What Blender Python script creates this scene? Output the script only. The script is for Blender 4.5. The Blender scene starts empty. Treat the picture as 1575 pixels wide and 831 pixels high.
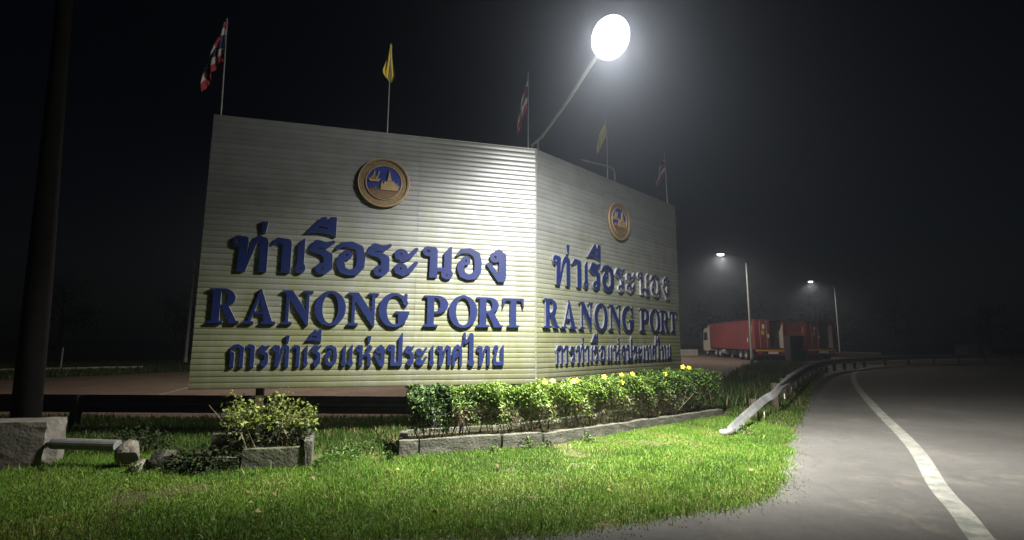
import bpy, bmesh, math, random
import numpy as np
from mathutils import Vector, Matrix
random.seed(7); rng = np.random.default_rng(7)
S = bpy.context.scene
COL = S.collection
R = math.radians

# ------------------------------------------------------------------ camera
cd = bpy.data.cameras.new('camera'); cam = bpy.data.objects.new('camera', cd); COL.objects.link(cam)
F_PX, W_PX, PITCH, ROLL = 769.6, 1575.0, R(7.955), R(.403)
cd.sensor_fit = 'HORIZONTAL'; cd.sensor_width = 36; cd.lens = F_PX / W_PX * 36
cd.clip_start = .05; cd.clip_end = 1500
cp, sp, cr, sr = math.cos(PITCH), math.sin(PITCH), math.cos(ROLL), math.sin(ROLL)
right, fwd, up0 = Vector((1, 0, 0)), Vector((0, cp, sp)), Vector((0, -sp, cp))
rt = right*cr + up0*sr; up = -right*sr + up0*cr
cam.matrix_world = Matrix(((rt.x, up.x, -fwd.x, 0), (rt.y, up.y, -fwd.y, 0), (rt.z, up.z, -fwd.z, 1.6), (0, 0, 0, 1)))
S.camera = cam
# ------------------------------------------------------------------ night sky
w = bpy.data.worlds.new('World'); S.world = w; w.use_nodes = True
nt = w.node_tree; bg = nt.nodes['Background']
sky = nt.nodes.new('ShaderNodeTexSky'); sky.sky_type = 'NISHITA'; sky.sun_disc = False
sky.sun_elevation = R(35); sky.sun_rotation = R(200)
nt.links.new(sky.outputs[0], bg.inputs[0]); bg.inputs[1].default_value = .0006
# ------------------------------------------------------------------ render / exposure
S.view_settings.view_transform = 'Standard'; S.view_settings.look = 'None'
S.view_settings.exposure = 0; S.view_settings.gamma = 1; S.view_settings.use_curve_mapping = False
try:
    S.render.engine = 'CYCLES'
    S.cycles.use_denoising = True; S.cycles.denoiser = 'OPENIMAGEDENOISE'
    S.cycles.max_bounces = 6; S.cycles.volume_bounces = 0
    S.cycles.sample_clamp_indirect = 4
except Exception: pass
# ------------------------------------------------------------------ lamps of the place (numbers used by the lamp builders)
FLOOD_POS = Vector((1.43, 6.85, 6.03)); FLOOD_W = 15000; FLOOD_AXIS = Vector((.36, .03, -1)).normalized(); FLOOD_SPILL = .035
LAMP_A, LAMP_B, LAMP_C, LAMP_L, LAMP_D = (16.6, 38.0), (37.6, 58.0), (-3.4, 17.0), (-20.0, 31.2), (8.5, 50.0)
YARD_W = 4700
HAZE_DENSITY = .0005

# ------------------------------------------------------------------ helpers
def tag(o, label=None, cat=None, group=None, kind=None):
    if label: o['label'] = label
    if cat: o['category'] = cat
    if group: o['group'] = group
    if kind: o['kind'] = kind
    return o
def empty(name, loc=(0, 0, 0), rz=0.):
    o = bpy.data.objects.new(name, None); o.empty_display_size = .2
    COL.objects.link(o); o.location = loc; o.rotation_euler = (0, 0, rz); return o
def link(name, me, parent=None, loc=(0, 0, 0), rz=0.):
    o = bpy.data.objects.new(name, me); COL.objects.link(o); o.location = loc; o.rotation_euler = (0, 0, rz)
    if parent: o.parent = parent
    return o
def copy_tree(o, parent=None):
    c = o.copy(); COL.objects.link(c); c.parent = parent
    for k in list(o.children): copy_tree(k, c)
    return c
class MB:
    def __init__(s): s.v = []; s.f = []; s.m = []
    def quad(s, pts, mi=0):
        n = len(s.v); s.v += [tuple(p) for p in pts]; s.f.append(tuple(range(n, n+len(pts)))); s.m.append(mi); return s
    def box(s, x0, x1, y0, y1, z0, z1, mi=0, M=None):
        n = len(s.v)
        P = [(x, y, z) for z in (z0, z1) for x, y in ((x0, y0), (x1, y0), (x1, y1), (x0, y1))]
        if M is not None: P = [tuple(M @ Vector(p)) for p in P]
        s.v += P
        for f in ((0, 3, 2, 1), (4, 5, 6, 7), (0, 1, 5, 4), (1, 2, 6, 5), (2, 3, 7, 6), (3, 0, 4, 7)):
            s.f.append(tuple(n+i for i in f)); s.m.append(mi)
        return s
    def tube(s, pts, rad, n=8, mi=0, caps=True):
        pts = [Vector(p) for p in pts]; rad = rad if hasattr(rad, '__len__') else [rad]*len(pts)
        b = len(s.v); prev = None
        for i, p in enumerate(pts):
            t = (pts[min(i+1, len(pts)-1)] - pts[max(i-1, 0)]).normalized()
            if prev is None: a = t.orthogonal().normalized()
            else:
                a = prev - t*prev.dot(t)
                a = a.normalized() if a.length > 1e-5 else t.orthogonal().normalized()
            prev = a; c = t.cross(a)
            for k in range(n):
                q = 2*math.pi*k/n; s.v.append(tuple(p + (a*math.cos(q) + c*math.sin(q))*rad[i]))
        for i in range(len(pts)-1):
            for k in range(n):
                s.f.append((b+i*n+k, b+i*n+(k+1) % n, b+(i+1)*n+(k+1) % n, b+(i+1)*n+k)); s.m.append(mi)
        if caps:
            s.f.append(tuple(b+k for k in range(n))[::-1]); s.m.append(mi)
            e = b+(len(pts)-1)*n; s.f.append(tuple(e+k for k in range(n))); s.m.append(mi)
        return s
    def cyl(s, c, axis, r, h, n=16, mi=0):
        c = Vector(c); a = Vector(axis).normalized(); return s.tube([c, c+a*h], r, n, mi)
    def lathe(s, prof, n=32, mi=0, axis='y'):       # prof: (radius, height along axis); axis y or z
        b = len(s.v)
        for r, h in prof:
            for k in range(n):
                q = 2*math.pi*k/n
                s.v.append((r*math.cos(q), h, r*math.sin(q)) if axis == 'y' else (r*math.cos(q), r*math.sin(q), h))
        for i in range(len(prof)-1):
            for k in range(n):
                f = (b+i*n+k, b+i*n+(k+1) % n, b+(i+1)*n+(k+1) % n, b+(i+1)*n+k)
                s.f.append(f); s.m.append(mi)
        return s
    def prism(s, poly, y0, y1, mi=0):                # polygon in x,z pulled along y
        b = len(s.v); n = len(poly)
        s.v += [(x, y0, z) for x, z in poly] + [(x, y1, z) for x, z in poly]
        s.f.append(tuple(b+i for i in range(n))); s.f.append(tuple(b+n+i for i in range(n))[::-1]); s.m += [mi, mi]
        for i in range(n):
            j = (i+1) % n; s.f.append((b+i, b+n+i, b+n+j, b+j)); s.m.append(mi)
        return s
    def mesh(s, name, mats, smooth=False, bevel=0, fix=True):
        me = bpy.data.meshes.new(name); me.from_pydata(s.v, [], s.f)
        for m in (mats if isinstance(mats, (list, tuple)) else [mats]): me.materials.append(m)
        me.polygons.foreach_set('material_index', s.m)
        if fix or bevel:
            bm = bmesh.new(); bm.from_mesh(me)
            bmesh.ops.recalc_face_normals(bm, faces=bm.faces)
            if bevel:
                ed = [e for e in bm.edges if len(e.link_faces) == 2 and e.calc_face_angle(0) > .6]
                bmesh.ops.bevel(bm, geom=ed, offset=bevel, segments=2, affect='EDGES', profile=.6)
            bm.to_mesh(me); bm.free()
        if smooth: me.polygons.foreach_set('use_smooth', [True]*len(me.polygons))
        return me
    def obj(s, name, mats, parent=None, loc=(0, 0, 0), rz=0., **k): return link(name, s.mesh(name, mats, **k), parent, loc, rz)

# ------------------------------------------------------------------ materials
def nodes(name):
    m = bpy.data.materials.new(name); m.use_nodes = True
    return m, m.node_tree, m.node_tree.nodes['Principled BSDF']
def mat(name, col, rough=.7, metal=0., noise=.25, scale=6., col2=None, bump=.0, bscale=40., spec=.5, coord='Object', stretch=None, ramp=(.32, .68)):
    m, t, b = nodes(name); N = t.nodes.new; L = t.links.new
    b.inputs['Roughness'].default_value = rough; b.inputs['Metallic'].default_value = metal
    b.inputs['Specular IOR Level'].default_value = spec
    tc = N('ShaderNodeTexCoord'); src = tc.outputs[coord]
    if stretch:
        mp = N('ShaderNodeMapping'); mp.inputs['Scale'].default_value = stretch; L(src, mp.inputs[0]); src = mp.outputs[0]
    nz = N('ShaderNodeTexNoise'); nz.inputs['Scale'].default_value = scale; nz.inputs['Detail'].default_value = 6; nz.inputs['Roughness'].default_value = .65
    L(src, nz.inputs['Vector'])
    rp = N('ShaderNodeValToRGB'); rp.color_ramp.elements[0].position, rp.color_ramp.elements[1].position = ramp
    c2 = col2 or tuple(c*(1-noise*1.6) for c in col)
    rp.color_ramp.elements[0].color = (*c2, 1); rp.color_ramp.elements[1].color = (*col, 1)
    L(nz.outputs['Fac'], rp.inputs[0]); L(rp.outputs[0], b.inputs['Base Color'])
    if bump:
        n2 = N('ShaderNodeTexNoise'); n2.inputs['Scale'].default_value = bscale; n2.inputs['Detail'].default_value = 8; L(src, n2.inputs['Vector'])
        bp = N('ShaderNodeBump'); bp.inputs['Strength'].default_value = bump; bp.inputs['Distance'].default_value = .02
        L(n2.outputs['Fac'], bp.inputs['Height']); L(bp.outputs[0], b.inputs['Normal'])
    return m
def tint_mat(name, rough=.5, trans=.25, spec=.4):     # colour comes from each blade's / leaf's own tint attribute
    m, t, b = nodes(name); N = t.nodes.new; L = t.links.new
    a = N('ShaderNodeAttribute'); a.attribute_name = 'tint'
    L(a.outputs['Color'], b.inputs['Base Color']); b.inputs['Roughness'].default_value = rough; b.inputs['Specular IOR Level'].default_value = spec
    tr = N('ShaderNodeBsdfTranslucent'); L(a.outputs['Color'], tr.inputs[0])
    mx = N('ShaderNodeMixShader'); mx.inputs[0].default_value = trans
    L(b.outputs[0], mx.inputs[1]); L(tr.outputs[0], mx.inputs[2]); L(mx.outputs[0], t.nodes['Material Output'].inputs[0])
    return m
def glow(name, col, strength):
    m, t, b = nodes(name); b.inputs['Base Color'].default_value = (*col, 1)
    b.inputs['Emission Color'].default_value = (*col, 1); b.inputs['Emission Strength'].default_value = strength; return m
def asphalt_mat():
    m, t, b = nodes('asphalt'); N = t.nodes.new; L = t.links.new
    tc = N('ShaderNodeTexCoord'); P = tc.outputs['Object']
    def noise(s, d=6, r=.6):
        n = N('ShaderNodeTexNoise'); n.inputs['Scale'].default_value = s; n.inputs['Detail'].default_value = d; n.inputs['Roughness'].default_value = r; L(P, n.inputs['Vector']); return n.outputs['Fac']
    def ramp(f, a, ca, bb, cb):
        r = N('ShaderNodeValToRGB'); e = r.color_ramp.elements; e[0].position = a; e[1].position = bb; e[0].color = (*ca, 1); e[1].color = (*cb, 1); L(f, r.inputs[0]); return r.outputs[0]
    def mix(mode, f, a, bb):
        x = N('ShaderNodeMix'); x.data_type = 'RGBA'; x.blend_type = mode
        if isinstance(f, float): x.inputs[0].default_value = f
        else: L(f, x.inputs[0])
        L(a, x.inputs[6]); L(bb, x.inputs[7]); return x.outputs[2]
    big = ramp(noise(.55, 5), .3, (.074, .072, .069), .7, (.112, .109, .105))
    fine = ramp(noise(140, 3, .7), .3, (.55, .55, .55), .72, (1.25, 1.24, 1.2))
    mid = ramp(noise(6, 6, .7), .35, (.86, .855, .85), .65, (1.06, 1.06, 1.05))
    c = mix('MULTIPLY', 1., mix('MULTIPLY', .8, big, fine), mid)
    dust = ramp(noise(.9, 8, .72), .56, (0, 0, 0), .72, (1, 1, 1))
    dc = N('ShaderNodeRGB'); dc.outputs[0].default_value = (.14, .128, .112, 1)
    c = mix('MIX', dust, c, dc.outputs[0])
    # thin dark cracks
    vo = N('ShaderNodeTexVoronoi'); vo.feature = 'DISTANCE_TO_EDGE'; vo.inputs['Scale'].default_value = .42
    mp = N('ShaderNodeMapping'); L(P, mp.inputs[0])
    nz = N('ShaderNodeTexNoise'); nz.inputs['Scale'].default_value = 2.5; nz.inputs['Detail'].default_value = 5; L(P, nz.inputs['Vector'])
    va = N('ShaderNodeVectorMath'); va.operation = 'MULTIPLY_ADD'; va.inputs[1].default_value = (.7, .7, 0); L(nz.outputs['Color'], va.inputs[0]); L(P, va.inputs[2]); L(va.outputs[0], vo.inputs['Vector'])
    ck = ramp(vo.outputs[0], .0, (.45, .44, .42), .010, (1, 1, 1)); c = mix('MULTIPLY', .35, c, ck)
    L(c, b.inputs['Base Color']); b.inputs['Roughness'].default_value = .82; b.inputs['Specular IOR Level'].default_value = .3
    bp = N('ShaderNodeBump'); bp.inputs['Strength'].default_value = .5; bp.inputs['Distance'].default_value = .008
    L(noise(170, 3, .7), bp.inputs['Height']); L(bp.outputs[0], b.inputs['Normal'])
    return m
def paint_line_mat():
    m, t, b = nodes('worn_line_paint'); N = t.nodes.new; L = t.links.new
    tc = N('ShaderNodeTexCoord')
    n1 = N('ShaderNodeTexNoise'); n1.inputs['Scale'].default_value = 5; n1.inputs['Detail'].default_value = 10; n1.inputs['Roughness'].default_value = .75; L(tc.outputs['Object'], n1.inputs['Vector'])
    r = N('ShaderNodeValToRGB'); e = r.color_ramp.elements; e[0].position = .42; e[0].color = (.13, .145, .125, 1); e[1].position = .58; e[1].color = (.27, .26, .235, 1)
    L(n1.outputs['Fac'], r.inputs[0]); L(r.outputs[0], b.inputs['Base Color']); b.inputs['Roughness'].default_value = .7
    return m
def cladding_mat():
    """pale painted metal strips with algae that has grown over the lower half in runs"""
    m, t, b = nodes('painted_metal_cladding'); N = t.nodes.new; L = t.links.new
    g = N('ShaderNodeNewGeometry'); sx = N('ShaderNodeSeparateXYZ'); L(g.outputs['Position'], sx.inputs[0])
    mp = N('ShaderNodeMapping'); mp.inputs['Scale'].default_value = (2.6, 2.6, .55); L(g.outputs['Position'], mp.inputs[0])
    n = N('ShaderNodeTexNoise'); n.inputs['Scale'].default_value = 1.6; n.inputs['Detail'].default_value = 8; n.inputs['Roughness'].default_value = .68; L(mp.outputs[0], n.inputs['Vector'])
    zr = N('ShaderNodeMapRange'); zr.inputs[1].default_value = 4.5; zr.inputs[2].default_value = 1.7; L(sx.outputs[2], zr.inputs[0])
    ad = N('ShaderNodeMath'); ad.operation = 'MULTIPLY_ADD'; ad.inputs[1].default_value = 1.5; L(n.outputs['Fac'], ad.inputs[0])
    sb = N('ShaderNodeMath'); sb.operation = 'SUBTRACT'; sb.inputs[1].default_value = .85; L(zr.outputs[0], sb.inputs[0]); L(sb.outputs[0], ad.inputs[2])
    mps = N('ShaderNodeMapping'); mps.inputs['Scale'].default_value = (2.2, 2.2, .3); L(g.outputs['Position'], mps.inputs[0])
    ns = N('ShaderNodeTexNoise'); ns.inputs['Scale'].default_value = 1.3; ns.inputs['Detail'].default_value = 5; L(mps.outputs[0], ns.inputs['Vector'])
    ms = N('ShaderNodeMath'); ms.operation = 'MULTIPLY_ADD'; ms.inputs[1].default_value = .55; L(ns.outputs['Fac'], ms.inputs[0]); L(ad.outputs[0], ms.inputs[2])
    ss = N('ShaderNodeMath'); ss.operation = 'SUBTRACT'; ss.inputs[1].default_value = .28; L(ms.outputs[0], ss.inputs[0])
    cl = N('ShaderNodeClamp'); L(ss.outputs[0], cl.inputs[0])
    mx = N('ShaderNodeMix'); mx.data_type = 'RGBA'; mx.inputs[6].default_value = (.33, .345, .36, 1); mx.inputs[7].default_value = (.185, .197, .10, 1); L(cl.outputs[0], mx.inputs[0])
    n2 = N('ShaderNodeTexNoise'); n2.inputs['Scale'].default_value = 3; n2.inputs['Detail'].default_value = 8; L(g.outputs['Position'], n2.inputs['Vector'])
    r2 = N('ShaderNodeValToRGB'); r2.color_ramp.elements[0].position = .3; r2.color_ramp.elements[0].color = (.86, .86, .81, 1); r2.color_ramp.elements[1].position = .62; L(n2.outputs['Fac'], r2.inputs[0])
    m2 = N('ShaderNodeMix'); m2.data_type = 'RGBA'; m2.blend_type = 'MULTIPLY'; m2.inputs[0].default_value = 1; L(mx.outputs[2], m2.inputs[6]); L(r2.outputs[0], m2.inputs[7])
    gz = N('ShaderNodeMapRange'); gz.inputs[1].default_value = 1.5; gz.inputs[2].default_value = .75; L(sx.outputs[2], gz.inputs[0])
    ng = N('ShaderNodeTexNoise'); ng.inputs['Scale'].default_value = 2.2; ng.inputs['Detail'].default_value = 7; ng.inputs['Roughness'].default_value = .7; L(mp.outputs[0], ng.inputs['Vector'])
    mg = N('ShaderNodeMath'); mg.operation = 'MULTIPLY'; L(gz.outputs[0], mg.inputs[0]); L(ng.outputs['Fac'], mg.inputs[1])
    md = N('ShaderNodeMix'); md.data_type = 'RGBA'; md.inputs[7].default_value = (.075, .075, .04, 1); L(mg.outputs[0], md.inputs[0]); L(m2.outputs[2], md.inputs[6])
    oi = N('ShaderNodeObjectInfo'); r3 = N('ShaderNodeMapRange'); r3.inputs[3].default_value = .90; r3.inputs[4].default_value = 1.06; L(oi.outputs['Random'], r3.inputs[0])
    m3 = N('ShaderNodeVectorMath'); m3.operation = 'SCALE'; L(md.outputs[2], m3.inputs[0]); L(r3.outputs[0], m3.inputs['Scale'])
    L(m3.outputs[0], b.inputs['Base Color'])
    rr = N('ShaderNodeMapRange'); rr.inputs[3].default_value = .40; rr.inputs[4].default_value = .62; L(cl.outputs[0], rr.inputs[0]); L(rr.outputs[0], b.inputs['Roughness'])
    mm = N('ShaderNodeMapRange'); mm.inputs[3].default_value = .46; mm.inputs[4].default_value = .15; L(cl.outputs[0], mm.inputs[0]); L(mm.outputs[0], b.inputs['Metallic'])
    return m
def concrete(name, c, c2, bump=.5, scale=5): return mat(name, c, .9, 0, .3, scale, c2, bump, 30, .25)

M = dict(
    soil=mat('soil_and_thatch', (.060, .072, .026), .95, 0, .3, 3.5, (.085, .068, .036), .6, 30, .2),
    asphalt=asphalt_mat(), line=paint_line_mat(),
    yard=mat('brown_packed_yard', (.175, .128, .098), .92, 0, .3, .8, (.115, .082, .062), .3, 20, .2),
    clad=cladding_mat(), steel=mat('dull_galvanised_steel', (.42, .43, .43), .48, .55, .2, 5, (.26, .26, .25), .1, 60),
    blue=mat('navy_letter_paint', (.011, .022, .105), .42, 0, .2, 9, (.008, .015, .070)),
    side=mat('letter_return_metal', (.30, .31, .34), .45, .35, .2, 12),
    faded=mat('faded_letter_paint', (.50, .50, .54), .34, .3, .2, 9, (.035, .045, .15), ramp=(.48, .66)),
    fside=mat('glint_letter_return', (.72, .72, .70), .35, .4, .2, 9, (.40, .40, .42)),  # silver on these faces and returns stands in for reflected light
    gold=mat('gilt_relief', (.31, .26, .155), .5, .15, .25, 14, (.34, .20, .08), .2, 60),
    golddark=mat('weathered_gilt', (.22, .165, .09), .55, .2, .25, 18, (.13, .085, .05), .3, 60),
    medblue=mat('emblem_blue_enamel', (.022, .045, .26), .4, 0, .2, 9),
    water=mat('emblem_brown_ground', (.20, .125, .075), .6, .2, .3, 20),
    frame=mat('dark_painted_steel', (.045, .043, .042), .6, .2, .3, 8), rust=mat('rusty_post', (.055, .044, .038), .75, .2, .4, 9, (.09, .055, .035)),
    kerb=concrete('mossy_kerb_concrete', (.135, .132, .108), (.035, .04, .024), .7, 4), oldkerb=concrete('dark_mossy_concrete', (.16, .16, .12), (.05, .06, .03), .7, 5),
    block=concrete('chipped_grey_concrete', (.24, .225, .195), (.11, .10, .085), .4, 4), rubble=concrete('rubble_concrete', (.30, .28, .24), (.15, .135, .11), 1, 9),
    whitekerb=concrete('whitewashed_concrete', (.72, .71, .68), (.48, .46, .42), .3, 2), barrier=concrete('pale_barrier_concrete', (.62, .60, .57), (.42, .40, .37), .3, 1),
    pipe=mat('grey_plastic_pipe', (.25, .255, .25), .55, 0, .2, 6, (.14, .14, .12)),
    polewood=mat('tarred_pole', (.008, .0075, .007), 1, 0, .4, 6, (.012, .011, .010), .4, 25, .1),
    grass=tint_mat('grass_blades', .55, .3, .3), leaf=tint_mat('glossy_leaves', .52, .28, .35), dry=tint_mat('dull_leaves', .7, .2, .2),
    twig=mat('dry_twigs', (.30, .24, .165), .85, 0, .4, 20, (.15, .115, .075)), bark=mat('bark', (.075, .06, .045), .9, 0, .4, 8, None, .6, 20),
    petal=mat('yellow_petals', (.80, .62, .03), .5, 0, .15, 20), fcenter=mat('flower_middle', (.45, .26, .02), .7, 0, .1),
    darkrail=mat('dark_guardrail', (.060, .060, .064), .6, .3, .3, 4, (.035, .034, .034)), rail=mat('galvanised_guardrail', (.62, .65, .66), .45, .5, .2, 3, (.36, .37, .36), .1, 50),
    refl=mat('white_reflector', (.80, .80, .76), .35, 0, .1), red=mat('oxide_red_container', (.215, .028, .030), .6, .1, .25, 1.2, (.145, .020, .022), stretch=(1, 1, .4)),
    redframe=mat('container_frame_red', (.19, .025, .028), .5, .1, .25, 3), inner=mat('pale_container_lining', (.66, .60, .50), .7, 0, .15, 2),
    lock=mat('locking_bar_zinc', (.58, .52, .52), .4, .5, .2, 8), cabw=mat('cream_cab_paint', (.55, .52, .44), .4, 0, .1, 2), glass=mat('dark_cab_glass', (.012, .014, .016), .08, 0, .1, 2, spec=.8),
    tyre=mat('tyre_rubber', (.022, .022, .022), .85, 0, .2), rim=mat('wheel_rim', (.62, .62, .60), .4, .5, .2), chassis=mat('chassis_black', (.030, .028, .028), .6, .2, .2),
    tail=mat('tail_reflector_red', (.42, .03, .02), .3, 0, .1), amber=mat('amber_plate', (.60, .34, .06), .5, 0, .15, 6), sticker=mat('white_sticker', (.74, .70, .66), .6, 0, .15, 5),
    cabinet=mat('black_painted_cabinet', (.010, .010, .012), .5, .1, .2, 2), lampgrey=mat('lamp_housing_grey', (.20, .205, .21), .45, .4, .1),
    lens=glow('floodlight_lens_lit', (1, .985, .93), 42.), led=glow('street_lamp_lens_lit', (1, .98, .92), 9.), lensoff=mat('street_lamp_lens_dark', (.22, .22, .22), .2, 0, .1),
    flagred=None, yellow=mat('yellow_flag_cloth', (.66, .52, .08), .85, 0, .2, 4), leaftree=tint_mat('tree_leaves', .6, .2, .3), shed=mat('grey_shed_wall', (.36, .37, .38), .8, 0, .2, 1),
    shedroof=mat('shed_roof_sheet', (.16, .16, .17), .6, .3, .2, 2), greenpaint=mat('marker_post_paint', (.55, .54, .50), .6, 0, .2, 8),
)
def lens_mat():     # emission painted to fade toward the rim, softening the disc's edge
    m, t, b = nodes('floodlight_lens_lit'); N = t.nodes.new; L = t.links.new
    tc = N('ShaderNodeTexCoord'); mp = N('ShaderNodeMapping'); mp.inputs['Scale'].default_value = (1, 1, 0); L(tc.outputs['Object'], mp.inputs[0])
    ln_ = N('ShaderNodeVectorMath'); ln_.operation = 'LENGTH'; L(mp.outputs[0], ln_.inputs[0])
    mr = N('ShaderNodeMapRange'); mr.interpolation_type = 'SMOOTHSTEP'; mr.inputs[1].default_value = .262; mr.inputs[2].default_value = .10; mr.inputs[3].default_value = .30; mr.inputs[4].default_value = 85; L(ln_.outputs['Value'], mr.inputs[0])
    b.inputs['Base Color'].default_value = (.8, .8, .78, 1); b.inputs['Emission Color'].default_value = (1, .985, .93, 1); L(mr.outputs[0], b.inputs['Emission Strength']); return m
M['lens'] = lens_mat()
def flag_mat():
    m, t, b = nodes('striped_flag_cloth'); N = t.nodes.new; L = t.links.new
    uv = N('ShaderNodeUVMap'); uv.uv_map = 'UVMap'; sx = N('ShaderNodeSeparateXYZ'); L(uv.outputs[0], sx.inputs[0])
    r = N('ShaderNodeValToRGB'); r.color_ramp.interpolation = 'CONSTANT'; e = r.color_ramp.elements
    red, wh, bl = (.28, .03, .04, 1), (.40, .38, .38, 1), (.022, .025, .10, 1)
    e[0].position = 0; e[0].color = red; e[1].position = .167; e[1].color = wh
    for p, c in ((.333, bl), (.667, wh), (.833, red)): x = e.new(p); x.color = c
    L(sx.outputs[1], r.inputs[0]); L(r.outputs[0], b.inputs['Base Color']); b.inputs['Roughness'].default_value = .85
    return m
M['flagred'] = flag_mat(); M['poledull'] = mat('weathered_lamp_post', (.13, .13, .135), .6, .2, .2, 6)

# ------------------------------------------------------------------ ground, road, yard
def sheet(name, pts, z, m, kind='structure'):
    me = bpy.data.meshes.new(name); bm = bmesh.new()
    bm.faces.new([bm.verts.new((x, y, z)) for x, y in pts]); bmesh.ops.triangulate(bm, faces=bm.faces)
    bmesh.ops.recalc_face_normals(bm, faces=bm.faces)
    if bm.faces and sum(f.normal.z for f in bm.faces) < 0: bmesh.ops.reverse_faces(bm, faces=bm.faces)
    bm.to_mesh(me); bm.free(); me.materials.append(m); return tag(link(name, me), kind=kind)
sheet('ground', [(-400, -150), (400, -150), (400, 500), (-400, 500)], 0, M['soil'])
def smooth(pts, n=6, jit=0., seed=1):
    r = random.Random(seed); out = []
    P = [Vector((*p, 0)) for p in pts]
    for i in range(len(P)-1):
        a, b, c, d = P[max(i-1, 0)], P[i], P[i+1], P[min(i+2, len(P)-1)]
        for k in range(n):
            t = k/n
            q = .5*((2*b) + (c-a)*t + (2*a-5*b+4*c-d)*t*t + (3*b-a-3*c+d)*t**3)
            out.append((q.x + r.uniform(-jit, jit), q.y + r.uniform(-jit, jit)))
    out.append((P[-1].x, P[-1].y)); return out
EDGE = smooth([(-14, 4.0), (-8, 4.05), (-4, 4.1), (-1.6, 4.2), (.08, 4.36), (.45, 4.42), (1.24, 4.75), (1.96, 5.06), (2.67, 5.47), (3.24, 6.23), (3.94, 7.44), (4.9, 8.95), (7.43, 12.93), (12.99, 21.63), (19.0, 30.4), (28.8, 38.3), (41.5, 44.6), (60, 49.5), (100, 54)], 10, .06, 3)
sheet('road', EDGE + [(160, 57), (160, 40), (100, 43), (60, 39), (45, 33.5), (32, 24), (22, 11), (17, 0), (15, -20), (-14, -20)], .004, M['asphalt'])
LINE = smooth([(3.60, 3.9), (3.87, 4.37), (4.30, 5.05), (4.82, 5.92), (6.3, 8.15), (8.68, 12.18), (11.78, 17.3), (15.37, 22.9), (19.42, 28.6), (25.04, 34.9), (32.34, 41.0), (37.9, 44.2)], 6)
def ribbon(name, path, width, z, m):
    b = MB(); P = [Vector((*p, z)) for p in path]; E_ = []
    for i, p in enumerate(P):
        t = (P[min(i+1, len(P)-1)] - P[max(i-1, 0)]).normalized(); n = Vector((-t.y, t.x, 0))
        E_.append((p + n*width/2, p - n*width/2))
    for i in range(len(E_)-1): b.quad([E_[i][0], E_[i][1], E_[i+1][1], E_[i+1][0]])
    return b.obj(name, m, fix=False)
tag(ribbon('road_edge_line', LINE, .19, .009, M['line']), kind='structure')
YARD = smooth([(-34, 10.3), (-12, 10.2), (-4, 10.35), (0, 11.2), (3.4, 13.2), (7.0, 17.0), (11.2, 25.5), (17.4, 35.6), (28, 41.5), (55, 50)], 6, .06, 5) + [(70, 62), (-2, 62), (-10, 33), (-15.3, 24.2), (-18.8, 18.8), (-25, 10.6)]
sheet('yard_paving', YARD[12:] if False else [p for p in YARD if p[0] > -25.5], .004, M['yard'])
tag(ribbon('painted_shadow_edge', [(-9.6, 13.6), (-9.87, 14.5), (-10.32, 16.2), (-10.6, 17.4)], .16, .009, M['line']), kind='structure')  # pale strip painted to stand for the sign's shadow edge on the yard

# far kerb of the yard and barrier walls
def kerb_run(name, a, b, step, h, wd, m, label, cat, gap=.02, pname='kerbstone', group=None):
    a, b = Vector((*a, 0)), Vector((*b, 0)); L_ = (b-a).length; n = max(1, round(L_/step)); rz = math.atan2(b.y-a.y, b.x-a.x)
    root = empty(name, a, rz); tag(root, label, cat, group)
    st = L_/n; me = MB().box(0, st-gap, -wd/2, wd/2, 0, h).mesh(pname, m, bevel=.012)
    for i in range(n): o = link(pname, me, root, (i*st, random.uniform(-.01, .01), random.uniform(-.012, .0)))
    return root
kerb_run('white_kerb', (-28, 19.6), (-18.7, 25.9), 1.1, .16, .18, M['whitekerb'], 'low whitewashed kerb across the yard behind the leaning dark pole', 'kerb')
kerb_run('barrier_wall', (17.9, 56), (21.0, 57.2), 1.6, .70, .25, M['whitekerb'], 'short white barrier wall left of the front truck cab', 'wall', pname='barrier_block')
kerb_run('barrier_wall', (24.5, 52.5), (40.0, 55.0), 2.6, .52, .25, M['barrier'], 'long low concrete barrier wall behind the right hand container', 'wall', pname='barrier_block')

# ------------------------------------------------------------------ the port sign
A1, A2, W1, W2, H, ZB = R(14.65), R(45.44), 5.633, 5.81, 4.5, .80
CX, CY = .433, 9.387
sign = tag(empty('port_sign', (CX, CY, 0)), 'two panel pale ribbed metal sign with blue Thai and English port lettering', 'sign')
LX, LY = -W1*math.cos(A1), -W1*math.sin(A1)
PAN = [((LX, LY), A1, W1), ((0, 0), A2, W2)]
def on_panel(k, s, t, out=0.):
    (x, y), a, w_ = PAN[k]
    return (x + math.cos(a)*s + math.sin(a)*out, y + math.sin(a)*s - math.cos(a)*out, ZB + t)
NROW = 48; PITCHR = H/NROW
PROF = [(-.003, .0), (-.0065, .005), (-.0090, .02), (-.0100, .042), (-.0090, .066), (-.0068, .083), (-.0045, .0905), (-.003, .0925)]
def strip_mesh(length):
    b = MB(); n = 6
    for i in range(len(PROF)-1):
        (y0, z0), (y1, z1) = PROF[i], PROF[i+1]
        b.quad([(0, y0, z0), (length, y0, z0), (length, y1, z1), (0, y1, z1)])
    me = b.mesh('cladding_strip', M['clad'], fix=False)
    bm = bmesh.new(); bm.from_mesh(me); bmesh.ops.remove_doubles(bm, verts=bm.verts, dist=1e-5)
    for f in bm.faces: f.smooth = True
    for x in (0, length):
        f = bm.faces.new([bm.verts.new((x, y, z)) for y, z in (PROF if x else PROF[::-1])]); f.smooth = False
    bm.to_mesh(me); bm.free()
    return me
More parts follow.
